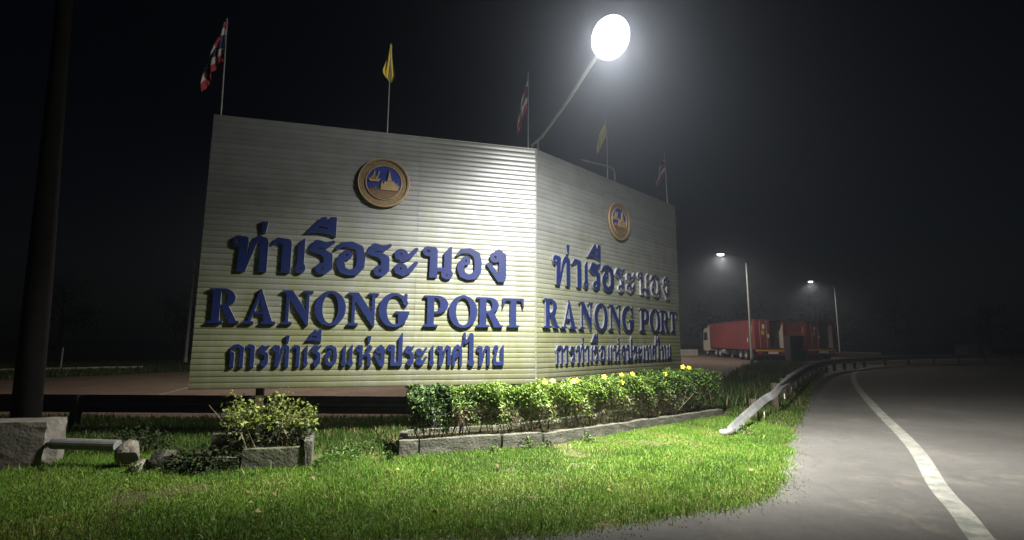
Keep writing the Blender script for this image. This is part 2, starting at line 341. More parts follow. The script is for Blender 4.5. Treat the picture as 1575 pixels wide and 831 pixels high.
for k in (0, 1):
    (px_, py_), a, w_ = PAN[k]
    b = MB().box(.01, w_-.012, .0, .045, .005, H-.006)
    for i in range(5):                                  # steel frame ribs on the back
        x = .1 + i*(w_-.2)/4; b.box(x-.03, x+.03, .045, .13, .0, H-.02)
    for z in (.08, 1.5, 3.0, 4.36): b.box(.02, w_-.02, .13, .17, z-.03, z+.03)
    pn = b.obj('panel', M['steel'], sign, on_panel(k, 0, 0), a)
    cuts = [0, 3.42, w_] if k == 0 else [0, 2.35, w_]
    sm = [strip_mesh(cuts[i+1]-cuts[i]-(.004 if i == 0 else 0)) for i in range(2)]
    for r_ in range(NROW):
        for i in range(2):
            o = link('cladding_strip', sm[i], pn, (cuts[i] + random.uniform(-.002, .002), -random.uniform(0, .0015), r_*PITCHR))
            if k == 0 and i == 0 and r_ in (33, 36): o.rotation_euler = (R(-5), 0, 0)
            elif r_ < 4 and random.random() < .7:
                o.rotation_euler = (R(random.uniform(-7, 7)), R(random.uniform(-.12, .12)), R(random.uniform(-.1, .1)))
            else: o.rotation_euler = (R(random.uniform(-1.3, 1.3)), 0, 0)
    MB().box(-.004, w_+.004, -.012, .05, H-.004, H+.012).obj('top_trim', M['steel'], sign, on_panel(k, 0, 0), a)
MB().tube([(0, 0, ZB-.02), (0, 0, ZB+H+.02)], .022, 8).obj('corner_trim', M['steel'], sign, (.012, .018, 0))

# posts under the sign
for k, ss in ((0, (1.0, 4.3, 5.3)), (1, (.35, 2.4, 2.6, 3.35, 3.75, 5.35))):
    for q, s_ in enumerate(ss):
        p = on_panel(k, s_, 0, -.12 if not (k == 1 and q == 2) else -.5)
        MB().box(-.055, .055, -.055, .055, 0, ZB+(.5 if s_ != 2.6 else .1)).obj('post', M['rust'], sign, (p[0], p[1], 0), PAN[k][1])
p0 = Vector(on_panel(1, 3.72, .25, -.15)); p1 = Vector(on_panel(1, 2.95, 0, -1.6)); p1.z = 0
MB().tube([p0, p1], .05, 8).obj('brace', M['rust'], sign)

# letters: every glyph is a union of strokes, rings and polygons, cut out on a fine grid and given depth
def glyph_field(prims, X, Y):
    D = np.full(X.shape, 9.)
    for p in prims:
        op = p[0]
        if op.endswith('p'):
            d = np.full(X.shape, 9.); pts = p[1]
            for (x0, y0, r0), (x1, y1, r1) in zip(pts, pts[1:]):
                dx, dy = x1-x0, y1-y0; l2 = dx*dx+dy*dy+1e-9
                t = np.clip(((X-x0)*dx+(Y-y0)*dy)/l2, 0, 1)
                d = np.minimum(d, np.hypot(X-x0-t*dx, Y-y0-t*dy) - (r0+(r1-r0)*t))
        elif op.endswith('o'):
            d = np.abs(np.hypot(X-p[1], Y-p[2])-p[3])-p[4]
        elif op.endswith('e'):
            d = (np.hypot((X-p[1])/p[3], (Y-p[2])/p[4])-1)*min(p[3], p[4])
        else:                                           # convex-free polygon: signed distance
            P = np.array(p[1], float); n = len(P); d = np.full(X.shape, 9.); ins = np.zeros(X.shape, bool)
            for i in range(n):
                (x0, y0), (x1, y1) = P[i], P[(i+1) % n]; dx, dy = x1-x0, y1-y0
                t = np.clip(((X-x0)*dx+(Y-y0)*dy)/(dx*dx+dy*dy+1e-12), 0, 1)
                d = np.minimum(d, np.hypot(X-x0-t*dx, Y-y0-t*dy))
                c = ((y0 > Y) != (y1 > Y)) & (X < (x1-x0)*(Y-y0)/((y1-y0) if y1 != y0 else 1e-12)+x0); ins ^= c
            d = np.where(ins, -d, d)
        D = np.maximum(D, -d) if op[0] == '-' else np.minimum(D, d)
    return D
def glyph_mesh(name, prims, bw, bh, depth, mats, res):
    xs0, xs1, ys0, ys1 = -.1, 1.3, -.15, 1.75
    gx, gy = np.linspace(xs0, xs1, 90), np.linspace(ys0, ys1, 120); D = glyph_field(prims, *np.meshgrid(gx, gy, indexing='ij'))
    I = np.argwhere(D < 0); (ax, ay), (bx, by) = I.min(0), I.max(0)
    x0, x1, y0, y1 = gx[ax], gx[bx], gy[ay], gy[by]
    nx = max(10, int(bw/res))+3; ny = max(10, int(bh/res))+3
    gx = np.linspace(x0-.04, x1+.04, nx); gy = np.linspace(y0-.04, y1+.04, ny)
    D = glyph_field(prims, *np.meshgrid(gx, gy, indexing='ij')); D[np.abs(D) < 1e-6] = 1e-6
    D[0, :] = D[-1, :] = 9; D[:, 0] = D[:, -1] = 9
    sx, sy = bw/(x1-x0), bh/(y1-y0); b = MB(); V = {}
    def P(key, x, y):
        if key not in V: V[key] = len(b.v); b.v.append(((x-x0)*sx, -depth, (y-y0)*sy))
        return V[key]
    for i in range(nx-1):
        for j in range(ny-1):
            cs = ((i, j), (i+1, j), (i+1, j+1), (i, j+1)); d = [D[c] for c in cs]
            if min(d) > 0: continue
            poly = []
            for q in range(4):
                c, e = cs[q], cs[(q+1) % 4]; dc, de = d[q], d[(q+1) % 4]
                if dc < 0: poly.append(P(c, gx[c[0]], gy[c[1]]))
                if (dc < 0) != (de < 0):
                    t = dc/(dc-de); key = (c, e) if c < e else (e, c)
                    poly.append(P(key, gx[c[0]]+(gx[e[0]]-gx[c[0]])*t, gy[c[1]]+(gy[e[1]]-gy[c[1]])*t))
            if len(poly) > 2: b.f.append(tuple(poly)); b.m.append(0)
    cnt = {}
    for f in b.f:
        for u_, v_ in zip(f, f[1:]+f[:1]): cnt[(u_, v_)] = 1
    bk = {}
    def B(i):
        if i not in bk: bk[i] = len(b.v); x, y, z = b.v[i]; b.v.append((x, -.004, z))
        return bk[i]
    for (u_, v_) in list(cnt):
        if (v_, u_) not in cnt: b.f.append((v_, u_, B(u_), B(v_))); b.m.append(1)
    return b.mesh(name, mats, fix=False)
def loop(x, y, r=.105, t=.055): return ('o', x, y, r, t)
G = {
 'tho': [('g', [(.15, 0), (.38, 0), (.43, .9), (.36, .96), (.2, .96)]), loop(.14, .82), ('g', [(.30, .0), (.39, 0), (.66, .80), (.60, .93), (.52, .82)]), ('p', [(.58, .78, .06), (.70, .92, .085), (.86, .85, .11)]), ('g', [(.75, 0), (.98, 0), (.98, .85), (.75, .85)])],
 'aa': [('p', [(.06, .80, .035), (.2, .93, .065), (.42, .86, .11)]), ('g', [(.31, 0), (.54, 0), (.54, .86), (.31, .86)])],
 'e': [('g', [(.05, .15), (.26, .15), (.26, 1), (.21, 1), (.05, .82)]), loop(.155, .13, .1, .06)],
 'ae': [('g', [(.05, .15), (.24, .15), (.24, 1), (.19, 1), (.05, .82)]), loop(.145, .13, .09, .06), ('g', [(.44, .15), (.63, .15), (.63, 1), (.58, 1), (.44, .82)]), loop(.535, .13, .09, .06)],
 'ro': [('p', [(.06, .70, .06), (.2, .86, .11), (.40, .82, .09), (.58, .93, .04)]), ('p', [(.10, .66, .06), (.32, .62, .09), (.46, .52, .11), (.48, .18, .10)]), loop(.34, .14, .105, .06), ('p', [(.48, .18, .10), (.42, .07, .06)])],
 'o': [('p', [(.06, .76, .03), (.2, .90, .07), (.46, .92, .085), (.68, .80, .11), (.73, .55, .115), (.72, .28, .11), (.60, .12, .10), (.42, .08, .085), (.24, .16, .10), (.18, .35, .11), (.20, .5, .10)]), loop(.34, .60, .09, .055), ('p', [(.19, .45, .1), (.26, .60, .06)])],
 'no': [loop(.14, .82), ('g', [(.18, 0), (.41, 0), (.41, .88), (.34, .97), (.2, .97)]), ('p', [(.38, .24, .06), (.62, .26, .06)]), ('g', [(.60, .1), (.82, .1), (.82, 1), (.77, 1), (.60, .8)]), loop(.69, .12, .11, .06)],
 'ngo': [loop(.27, .74, .1, .06), ('p', [(.24, .84, .06), (.38, .89, .09), (.49, .78, .11)]), ('g', [(.38, .1), (.60, .1), (.60, .8), (.38, .8)]), ('g', [(.0, .52), (.1, .60), (.40, .22), (.60, .2), (.56, 0), (.36, 0)])],
 'sara_a': [loop(.24, .74, .1, .07), ('p', [(.14, .62, .05), (.3, .58, .08), (.46, .68, .075), (.62, .92, .055)]), loop(.24, .26, .1, .07), ('p', [(.14, .14, .05), (.3, .09, .08), (.46, .2, .075), (.62, .46, .055)])],
 'ko': [('g', [(.07, 0), (.29, 0), (.29, .62), (.18, .7), (.07, .6)]), ('p', [(.1, .60, .05), (.06, .74, .05), (.22, .90, .08), (.46, .93, .08), (.68, .82, .11)]), ('g', [(.57, 0), (.79, 0), (.79, .82), (.57, .82)])],
 'ho': [loop(.14, .82), ('g', [(.18, 0), (.39, 0), (.39, .92), (.34, .97), (.2, .97)]), ('p', [(.36, .42, .06), (.56, .55, .07), (.70, .74, .06)]), loop(.80, .84, .09, .055), ('p', [(.60, .55, .07), (.76, .48, .1), (.79, .3, .1)]), ('g', [(.67, 0), (.89, 0), (.89, .42), (.67, .42)])],
 'po': [loop(.14, .82), ('g', [(.18, .1), (.40, .1), (.40, .9), (.34, .97), (.2, .97)]), ('g', [(.18, 0), (.80, 0), (.80, .17), (.18, .17)]), ('g', [(.58, 0), (.80, 0), (.80, 1.52), (.75, 1.52), (.58, 1.28)])],
 'so': [('g', [(.05, 0), (.26, 0), (.26, .6), (.05, .6)]), ('g', [(.60, 0), (.82, 0), (.82, .75), (.60, .75)]), ('p', [(.14, .58, .1), (.24, .80, .1), (.45, .90, .09), (.71, .74, .11)]), loop(.42, .52, .09, .055), ('p', [(.2, .36, .07), (.36, .46, .05)]), ('p', [(.70, .80, .06), (.84, 1.0, .05), (.92, 1.25, .045)])],
 'ai': [('g', [(.32, .12), (.54, .12), (.54, 1.42), (.32, 1.42)]), loop(.43, .13, .1, .06), ('p', [(.42, 1.44, .1), (.28, 1.22, .07), (.14, 1.06, .06), (.08, 1.28, .07), (.09, 1.52, .05)])],
 'yo': [loop(.22, .83, .1, .06), ('p', [(.11, .76, .06), (.22, .58, .07), (.13, .4, .09), (.16, .1, .1)]), ('g', [(.08, 0), (.72, 0), (.72, .17), (.08, .17)]), ('g', [(.51, 0), (.73, 0), (.73, 1), (.68, 1), (.51, .82)])],
 'maiek': [('g', [(.0, 1), (.36, 1), (.27, 0), (.11, 0)])],
 'uee': [('g', [(0, .12), (.14, .34), (.50, .94), (.66, 1.0), (.70, .74), (.76, .74), (.78, 1.0), (1, 1.0), (1, 0), (.86, .10), (.5, .2), (.2, .17)]), ('-p', [(.36, .42, .035), (.52, .47, .05), (.70, .41, .035)])],
 'R': [('e', .46, .73, .38, .27), ('-e', .42, .73, .17, .20), ('-g', [(-1, -1), (.3, -1), (.3, 2), (-1, 2)]), ('g', [(.12, 0), (.37, 0), (.37, 1), (.12, 1)]), ('g', [(0, .93), (.5, .93), (.5, 1), (0, 1)]), ('g', [(0, 0), (.48, 0), (.48, .075), (0, .075)]), ('g', [(.40, .50), (.64, .50), (.96, 0), (.68, 0)]), ('g', [(.66, 0), (1, 0), (1, .075), (.64, .075)])],
 'A': [('g', [(.13, 0), (.23, 0), (.52, .86), (.47, .98)]), ('g', [(.44, 1), (.53, 1), (.92, 0), (.65, 0)]), ('g', [(.24, .28), (.72, .28), (.72, .36), (.26, .36)]), ('g', [(0, 0), (.35, 0), (.35, .075), (0, .075)]), ('g', [(.55, 0), (1, 0), (1, .075), (.55, .075)])],
 'N': [('g', [(.14, 0), (.24, 0), (.24, .98), (.14, .98)]), ('g', [(.06, 1), (.34, 1), (.88, .28), (.88, -.03), (.82, -.03), (.12, .90)]), ('g', [(.78, .1), (.88, 0), (.88, 1), (.78, 1)]), ('g', [(0, .93), (.3, .93), (.3, 1), (0, 1)]), ('g', [(.66, .93), (1, .93), (1, 1), (.66, 1)]), ('g', [(.02, 0), (.36, 0), (.36, .075), (.02, .075)])],
 'O': [('e', .5, .5, .5, .52), ('-e', .5, .5, .25, .435)],
 'G': [('e', .5, .5, .5, .52), ('-e', .54, .5, .28, .435), ('-g', [(.55, .42), (1.2, .42), (1.2, .74), (.62, .62)]), ('g', [(.84, 1.0), (.92, 1.0), (.92, .62), (.86, .62), (.72, .84)]), ('g', [(.64, .05), (.88, .10), (.88, .45), (.64, .45)]), ('g', [(.54, .39), (1, .39), (1, .465), (.54, .465)])],
 'P': [('e', .46, .71, .42, .29), ('-e', .42, .71, .17, .215), ('-g', [(-1, -1), (.3, -1), (.3, 2), (-1, 2)]), ('g', [(.12, 0), (.37, 0), (.37, 1), (.12, 1)]), ('g', [(0, .93), (.5, .93), (.5, 1), (0, 1)]), ('g', [(0, 0), (.52, 0), (.52, .075), (0, .075)])],
 'T': [('g', [(.36, 0), (.64, 0), (.64, 1), (.36, 1)]), ('g', [(0, .91), (1, .91), (1, 1), (0, 1)]), ('g', [(0, .66), (.035, .66), (.14, .92), (0, .92)]), ('g', [(1, .66), (.965, .66), (.86, .92), (1, .92)]), ('g', [(.22, 0), (.78, 0), (.78, .075), (.22, .075)])],
}
TOP = [('tho', .462, .99, 1.885, 2.48), ('maiek', .864, .968, 2.527, 2.727), ('aa', 1.045, 1.348, 1.885, 2.46), ('e', 1.433, 1.587, 1.882, 2.468), ('ro', 1.634, 2.035, 1.878, 2.462), ('uee', 1.564, 2.039, 2.53, 2.874), ('o', 2.056, 2.545, 1.879, 2.462), ('ro', 2.577, 2.976, 1.882, 2.455), ('sara_a', 3.036, 3.445, 1.905, 2.41), ('no', 3.532, 4.07, 1.874, 2.465), ('o', 4.13, 4.597, 1.88, 2.455), ('ngo', 4.685, 5.055, 1.86, 2.455)]
ENG = [('R', .192, .64, 1.036, 1.586), ('A', .694, 1.181, 1.035, 1.59), ('N', 1.268, 1.736, 1.017, 1.586), ('O', 1.779, 2.262, 1.018, 1.598), ('N', 2.301, 2.797, 1.012, 1.584), ('G', 2.814, 3.319, 1.012, 1.594), ('P', 3.578, 4.001, 1.025, 1.572), ('O', 4.021, 4.523, 1.013, 1.585), ('R', 4.518, 5.0, 1.028, 1.568), ('T', 5.005, 5.398, 1.03, 1.562)]
BOT = [('ko', .548, .752, .343, .699), ('aa', .776, .91, .342, .7), ('ro', .966, 1.126, .34, .69), ('tho', 1.175, 1.423, .346, .702), ('maiek', 1.356, 1.42, .725, .848), ('aa', 1.463, 1.588, .345, .695), ('e', 1.65, 1.718, .35, .697), ('ro', 1.762, 1.916, .35, .694), ('uee', 1.67, 1.905, .735, .953), ('o', 1.967, 2.168, .35, .695), ('ae', 2.242, 2.424, .35, .705), ('ho', 2.47, 2.726, .35, .7), ('maiek', 2.638, 2.706, .732, .855), ('ngo', 2.756, 2.935, .344, .701), ('po', 2.978, 3.231, .352, .904), ('ro', 3.267, 3.435, .345, .69), ('sara_a', 3.46, 3.654, .35, .665), ('e', 3.695, 3.777, .342, .697), ('tho', 3.818, 4.067, .345, .7), ('so', 4.099, 4.30, .344, .83), ('ai', 4.288, 4.487, .339, .928), ('tho', 4.532, 4.774, .342, .7), ('yo', 4.835, 5.028, .348, .71)]
for row, res, dep_ in ((TOP, .012, .048), (ENG, .012, .048), (BOT, .0085, .040)):
    for i, (g, x0, x1, z0, z1) in enumerate(row):
        me = glyph_mesh('letter', G[g], x1-x0, z1-z0, dep_, [M['blue'], M['side']], res)
        for k in (0, 1):
            m_ = me
            if k == 1 and row is TOP and i >= 7:
                m_ = me.copy(); m_.materials[0] = M['faded']; m_.materials[1] = M['fside']
            sx = x0*PAN[k][2]/W1
            o = link('letter', m_, sign, on_panel(k, sx, z0, .012), PAN[k][1])
            if m_ is not me: o['label'] = 'raised letter with faded blue paint and painted silver glints'
# round gilt emblems
def arc_poly(pts): return pts
def emblem(k):
    s_ = 2.80*PAN[k][2]/W1
    b = MB().lathe([(.0, -.02), (.45, -.02), (.455, -.055), (.44, -.07), (.41, -.072), (.40, -.05), (.0, -.05)], 48)
    e = b.obj('emblem', M['golddark'], sign, on_panel(k, s_, 3.56, .0), PAN[k][1], smooth=False)
    e['label'] = 'round gilt emblem of a ship and spired temple on blue'
    def rim(r0, r1, y0, y1): return MB().lathe([(r0, -.05), (r0, y0), ((r0+r1)/2, y1), (r1, y0), (r1, -.05)], 48)
    rim(.424, .452, -.064, -.080).obj('outer_rim', M['gold'], e, smooth=True)
    rim(.300, .320, -.060, -.074).obj('inner_rim', M['gold'], e, smooth=True)
    MB().lathe([(0, -.056), (.300, -.056), (.300, -.05)], 40).obj('blue_field', M['medblue'], e)
    low = [(.296*math.cos(q), .296*math.sin(q)) for q in np.linspace(R(205), R(335), 18)]
    MB().prism(low, -.066, -.05).obj('lower_ground', M['water'], e)
    sh = MB().prism([(-.27, .06), (-.24, .005), (-.10, .005), (-.055, .07), (-.10, .05), (-.22, .045)], -.078, -.05)
    sh.prism([(-.205, .05), (-.19, .05), (-.165, .17), (-.18, .165)], -.075, -.05).prism([(-.17, .05), (-.155, .05), (-.155, .21), (-.168, .21)], -.076, -.05)
    sh.prism([(-.13, .05), (-.115, .05), (-.075, .20), (-.095, .20)], -.075, -.05).prism([(-.245, .055), (-.21, .05), (-.195, .12)], -.073, -.05).prism([(-.15, .06), (-.10, .06), (-.12, .12)], -.074, -.05)
    sh.obj('ship', M['gold'], e)
    te = MB().prism([(-.05, -.14), (.245, -.14), (.27, -.05), (.22, -.055), (.215, .0), (.16, -.01), (.15, .03), (.01, .02), (.0, -.02), (-.05, -.03)], -.080, -.05)
    te.prism([(.055, .02), (.135, .02), (.125, .085), (.105, .17), (.093, .225), (.082, .17), (.067, .085)], -.088, -.05)
    te.prism([(-.045, -.03), (-.02, -.03), (-.03, .05)], -.078, -.05).prism([(.15, -.01), (.185, -.01), (.168, .055)], -.078, -.05).prism([(.225, -.05), (.25, -.05), (.24, .03)], -.078, -.05)
    te.obj('temple', M['gold'], e)
    wv = MB()
    for x, zt in ((-.215, -.08), (-.175, -.05), (-.135, -.06), (-.09, -.09)): wv.prism([(x-.012, -.135), (x+.012, -.135), (x+.004, zt), (x-.004, zt)], -.074, -.05)
    wv.obj('small_spires', M['golddark'], e)
for k in (0, 1): emblem(k)

# ------------------------------------------------------------------ flags on the sign's top edge
def cloth(name, n_u, n_v, fn, m, parent):
    b = MB(); V = [[fn(i/n_u, j/n_v) for j in range(n_v+1)] for i in range(n_u+1)]
    for i in range(n_u):
        for j in range(n_v): b.quad([V[i][j], V[i+1][j], V[i+1][j+1], V[i][j+1]])
    me = b.mesh(name, m, fix=False); uv = me.uv_layers.new(name='UVMap'); q = 0
    for i in range(n_u):
        for j in range(n_v):
            for (a, c) in ((i, j), (i+1, j), (i+1, j+1), (i, j+1)): uv.data[q].uv = (a/n_u, c/n_v); q += 1
    bm = bmesh.new(); bm.from_mesh(me); bmesh.ops.remove_doubles(bm, verts=bm.verts, dist=1e-5); bm.to_mesh(me); bm.free()
    me.polygons.foreach_set('use_smooth', [True]*len(me.polygons))
    return link(name, me, parent)
def flag(pos, top, length, hang, side, m, label, group, lean=0., wide=1., tear=False):
    root = tag(empty('flag', pos), label, 'flag', group)
    MB().tube([(0, 0, -.35), (lean*top*.5, 0, top*.5), (lean*top, 0, top)], [.014, .012, .009], 8).obj('pole', M['steel'], root)
    if tear:
        def fn(u, v):   # limp pennant wrapped round its pole: narrow at the top, swelling to a rounded hem
            d = 1-v; q = u*2-1; wv = length*(.10 + .90*d**1.7) if d < .78 else length*(.10+.90*.78**1.7)*math.sqrt(max(.02, 1-((d-.78)/.26)**2))
            return (q*wv - .03*d, -.05*math.cos(q*2.6+d*2)*(.3+d) + .02*math.sin(q*9), top - .02 - hang*d - .05*q*d)
    else:
        def fn(u, v):   # u away from the pole, v up the hoist; a limp cloth that sags into folds
            z = top - .03 - (1-v)*hang*.62 - u*hang*(.40 + .25*(1-v)) + .05*math.sin(u*9+v*3)*u
            r = length*(1-(1-u)**1.6)*(.55 + .45*math.sin(v*2.2+.4))*wide*(.22+.78*(1-v)**.7)
            fold = .05*math.sin(u*11 + v*2.5)*(.3+u)
            return (side*(r*.9) + lean*z, fold + .03*math.sin(u*23+v), z)
    cloth('flag_cloth', 22, 16, fn, m, root)
def top_at(k, s_): p = on_panel(k, s_, H, -.02); return (CX+p[0], CY+p[1], p[2])
TG = 'striped flags along the top of the sign'; YG = 'yellow flags along the top of the sign'
flag(top_at(0, .10), 1.80, .46, 1.10, -1, M['flagred'], 'red white and blue flag hanging limp at the far left end of the sign', TG, -.03)
flag(top_at(0, 2.82), 1.78, .155, .70, -1, M['yellow'], 'yellow flag hanging limp above the left sign panel emblem', YG, 0, 1., True)
flag(top_at(0, 5.50), 1.62, .30, 1.10, -1, M['flagred'], 'faded striped flag beside the base of the lit floodlight arm', TG)
flag(top_at(1, 2.55), 1.62, .36, .85, -1, M['yellow'], 'yellow flag hanging above the right sign panel emblem', YG)
flag(top_at(1, 5.45), 1.45, .42, .85, -1, M['flagred'], 'small striped flag at the far right end of the sign', TG, -.03)

# ------------------------------------------------------------------ floodlight over the corner
fl = tag(empty('floodlight', (CX, CY, ZB+H)), 'round lit floodlight on a long slanting arm above the sign corner', 'floodlight')
base = Vector((CX, CY, ZB+H))
hd = FLOOD_POS - base
MB().tube([(-.06, .02, -.35), (-.06, .02, .10), hd*.12+Vector((0, 0, .05)), hd*.5, hd*.93 + Vector((0, 0, .04))], [.032, .032, .03, .028, .026], 10).obj('arm', M['lampgrey'], fl, smooth=True)
MB().tube([(.06, .06, -.35), (.06, .06, .22)], .02, 8).obj('bracket', M['lampgrey'], fl)
LAX = Vector((-.14, -.74, -.66)).normalized()       # the way the lens faces
hq = LAX.to_track_quat('-Z', 'Y').to_euler()
b = MB().lathe([(0, .15), (.08, .15), (.13, .10), (.245, .05), (.275, .0), (.262, .0), (.258, .012), (0, .012)], 40, axis='z')
for q in range(8):
    a = q*math.pi/8; b.box(-.2, .2, -.006, .006, .06, .13, M=Matrix.Rotation(a, 4, 'Z'))
b.v = [(v[0], v[1]*1.15, v[2]) for v in b.v]
head = b.obj('head', M['lampgrey'], fl, hd); head.rotation_euler = (hq.to_matrix() @ Matrix.Rotation(R(22), 3, 'Z')).to_euler()
ln = MB().lathe([(0, -.022), (.12, -.018), (.21, -.006), (.252, .008)], 40, axis='z').obj('lens', M['lens'], head, smooth=True)
ld = bpy.data.lights.new('floodlight_beam', 'POINT'); ld.energy = FLOOD_W; ld.shadow_soft_size = .30; ld.color = (1, .968, .90)
ld.use_nodes = True; lt = ld.node_tree; em = lt.nodes['Emission']      # output shaped by hand, dimming added toward the near foreground and the sign
lg = lt.nodes.new('ShaderNodeNewGeometry'); ls = lt.nodes.new('ShaderNodeSeparateXYZ'); lt.links.new(lg.outputs['Normal'], ls.inputs[0])
lm = lt.nodes.new('ShaderNodeMapRange'); lm.interpolation_type = 'SMOOTHSTEP'; lm.inputs[1].default_value = -.43; lm.inputs[2].default_value = .10; lm.inputs[3].default_value = .06; lm.inputs[4].default_value = 1
l2 = lt.nodes.new('ShaderNodeMapRange'); l2.interpolation_type = 'SMOOTHSTEP'; l2.inputs[1].default_value = .27; l2.inputs[2].default_value = .80; l2.inputs[3].default_value = 1; l2.inputs[4].default_value = .27
lx = lt.nodes.new('ShaderNodeMath'); lx.operation = 'MULTIPLY'
lt.links.new(ls.outputs[1], lm.inputs[0]); lt.links.new(ls.outputs[1], l2.inputs[0]); lt.links.new(lm.outputs[0], lx.inputs[0]); lt.links.new(l2.outputs[0], lx.inputs[1]); 
ldt = lt.nodes.new('ShaderNodeVectorMath'); ldt.operation = 'DOT_PRODUCT'; ldt.inputs[1].default_value = FLOOD_AXIS; lt.links.new(lg.outputs['Normal'], ldt.inputs[0])
lv = lt.nodes.new('ShaderNodeMapRange'); lv.interpolation_type = 'SMOOTHSTEP'; lv.inputs[1].default_value = -.03; lv.inputs[2].default_value = 1; lv.inputs[3].default_value = FLOOD_SPILL; lv.inputs[4].default_value = 1; lt.links.new(ldt.outputs['Value'], lv.inputs[0])
ly = lt.nodes.new('ShaderNodeMath'); ly.operation = 'MULTIPLY'; lt.links.new(lx.outputs[0], ly.inputs[0]); lt.links.new(lv.outputs[0], ly.inputs[1]); lt.links.new(ly.outputs[0], em.inputs['Strength'])
lo = bpy.data.objects.new('floodlight_beam', ld); COL.objects.link(lo); lo.location = FLOOD_POS + LAX*.30
# bare bent bracket pipe on the right panel
bp_ = top_at(1, 2.85)
tag(MB().tube([(0, 0, -.3), (0, 0, .24), (-.03, -.03, .31), (-.12, -.12, .34), (-.9, -.85, .24)], .022, 8).obj('lamp_bracket', M['lampgrey'], None, bp_, smooth=True), 'bare bent lamp bracket pipe behind the top of the right sign panel', 'bracket')

# ------------------------------------------------------------------ street lamps along the yard
def street_lamp(x, y, h, arm, side, lit, label, pm='poledull'):
    root = tag(empty('street_lamp', (x, y, 0)), label, 'street lamp', 'street lamps along the yard')
    MB().tube([(0, 0, 0), (0, 0, .4), (0, 0, .42), (0, 0, h-.5)], [.12, .12, .085, .055], 10).obj('pole', M[pm], root, smooth=True)
    MB().tube([(0, 0, h-.5), (side*.06, 0, h-.22), (side*.35, 0, h-.05), (side*(arm-.3), 0, h+.18)], [.055, .05, .042, .035], 8).obj('arm', M[pm], root, smooth=True)
    hx = side*(arm+.05); hb = MB().lathe([(0, .10), (.12, .09), (.22, .05), (.26, .0), (0, .0)], 16, axis='z')
    hb.v = [(v[0]*1.4, v[1]*.7, v[2]) for v in hb.v]
    hdl = hb.obj('lamp_head', M['lampgrey'], root, (hx, 0, h+.16), smooth=True)
    lb = MB().lathe([(0, -.14), (.12, -.12), (.20, -.05), (.21, 0)], 16, axis='z'); lb.v = [(v[0]*1.3, v[1]*.8, v[2]) for v in lb.v]
    lb.obj('lamp_lens', M['led'] if lit else M['lensoff'], hdl, smooth=True)
    if lit:
        l_ = bpy.data.lights.new('street_light', 'SPOT'); l_.energy = lit; l_.spot_size = R(176); l_.spot_blend = .6; l_.shadow_soft_size = .15; l_.color = (1, .93, .82)
        q = bpy.data.objects.new('street_light', l_); COL.objects.link(q); q.location = (x+hx, y, h-.12)
street_lamp(*LAMP_A, 8.1, 1.9, -1, YARD_W*.3, 'lit street lamp whose pole rises in front of the near red container')
bpy.data.objects['street_lamp'].location.x += 1.4
bpy.data.objects['street_light'].location.x += 1.4
street_lamp(*LAMP_B, 8.45, 2.7, -1, YARD_W*.25, 'smaller lit street lamp standing beyond the right hand container')
street_lamp(*LAMP_L, 6.6, 3.2, -1, 0, 'unlit street lamp beside the left edge of the sign', 'whitekerb')  # white pole colour makes up for light missing on it
street_lamp(*LAMP_D, 8.0, 2.0, 1, YARD_W*.8, 'lit street lamp in the yard hidden behind the right panel of the sign')
street_lamp(*LAMP_C, 6.9, 1.6, -1, YARD_W*.5, 'lit street lamp hidden behind the left panel of the sign')

# ------------------------------------------------------------------ leaning pole, concrete block, pipe, rubble
up_ = tag(empty('utility_pole', (-6.60, 7.05, 0)), 'thick dark leaning pole rising behind the chipped concrete block', 'pole')
MB().tube([(0, 0, -.1), (-.09, 0, 2.2), (-.25, 0, 5.6), (-.40, 0, 8.6)], [.165, .15, .105, .085], 14).obj('shaft', M['polewood'], up_, smooth=True)
MB().box(-.95, .25, -.06, .06, 7.9, 8.0).obj('crossarm', M['polewood'], up_, (-.36, -.13, 0))
for x in (-1.2, -.75): MB().lathe([(0, 8.0), (.05, 8.0), (.06, 8.05), (.03, 8.08), (.05, 8.13), (0, 8.16)], 10, axis='z').obj('insulator', M['pipe'], up_, (x+.05, -.13, 0))
blk = bmesh.new(); bmesh.ops.create_cube(blk, size=1)
bmesh.ops.subdivide_edges(blk, edges=blk.edges, cuts=7, use_grid_fill=True)
for v in blk.verts:
    v.co.x *= 1.25; v.co.y *= .42; v.co.z *= .56; r_ = random.Random(int(v.co.x*97+v.co.y*31+v.co.z*57))
    e_ = sum((abs(abs(v.co[i])-d) < .001) for i, d in enumerate((.625, .21, .28)))
    if e_ >= 2: v.co *= 1-r_.uniform(0, .035)
    v.co += Vector([r_.uniform(-.003, .003) for _ in range(3)])
    if v.co.x > .45 and -.28 < v.co.z < -.02 and -.18 < v.co.y < .02: v.co.x -= r_.uniform(.05, .16)
me = bpy.data.meshes.new('concrete_block'); blk.to_mesh(me); blk.free(); me.materials.append(M['block'])
o = link('concrete_block', me, None, (-6.43, 6.50, .275), R(14)); tag(o, 'broken concrete footing block at the left edge beside the dark pole', 'block')
pipe = MB().tube([(-5.72, 6.50, .28), (-5.2, 6.46, .276), (-4.86, 6.434, .274)], .068, 16).obj('grey_pipe', M['pipe'])
tag(pipe, 'pale grey pipe sticking out of the concrete block toward the rubble', 'pipe')
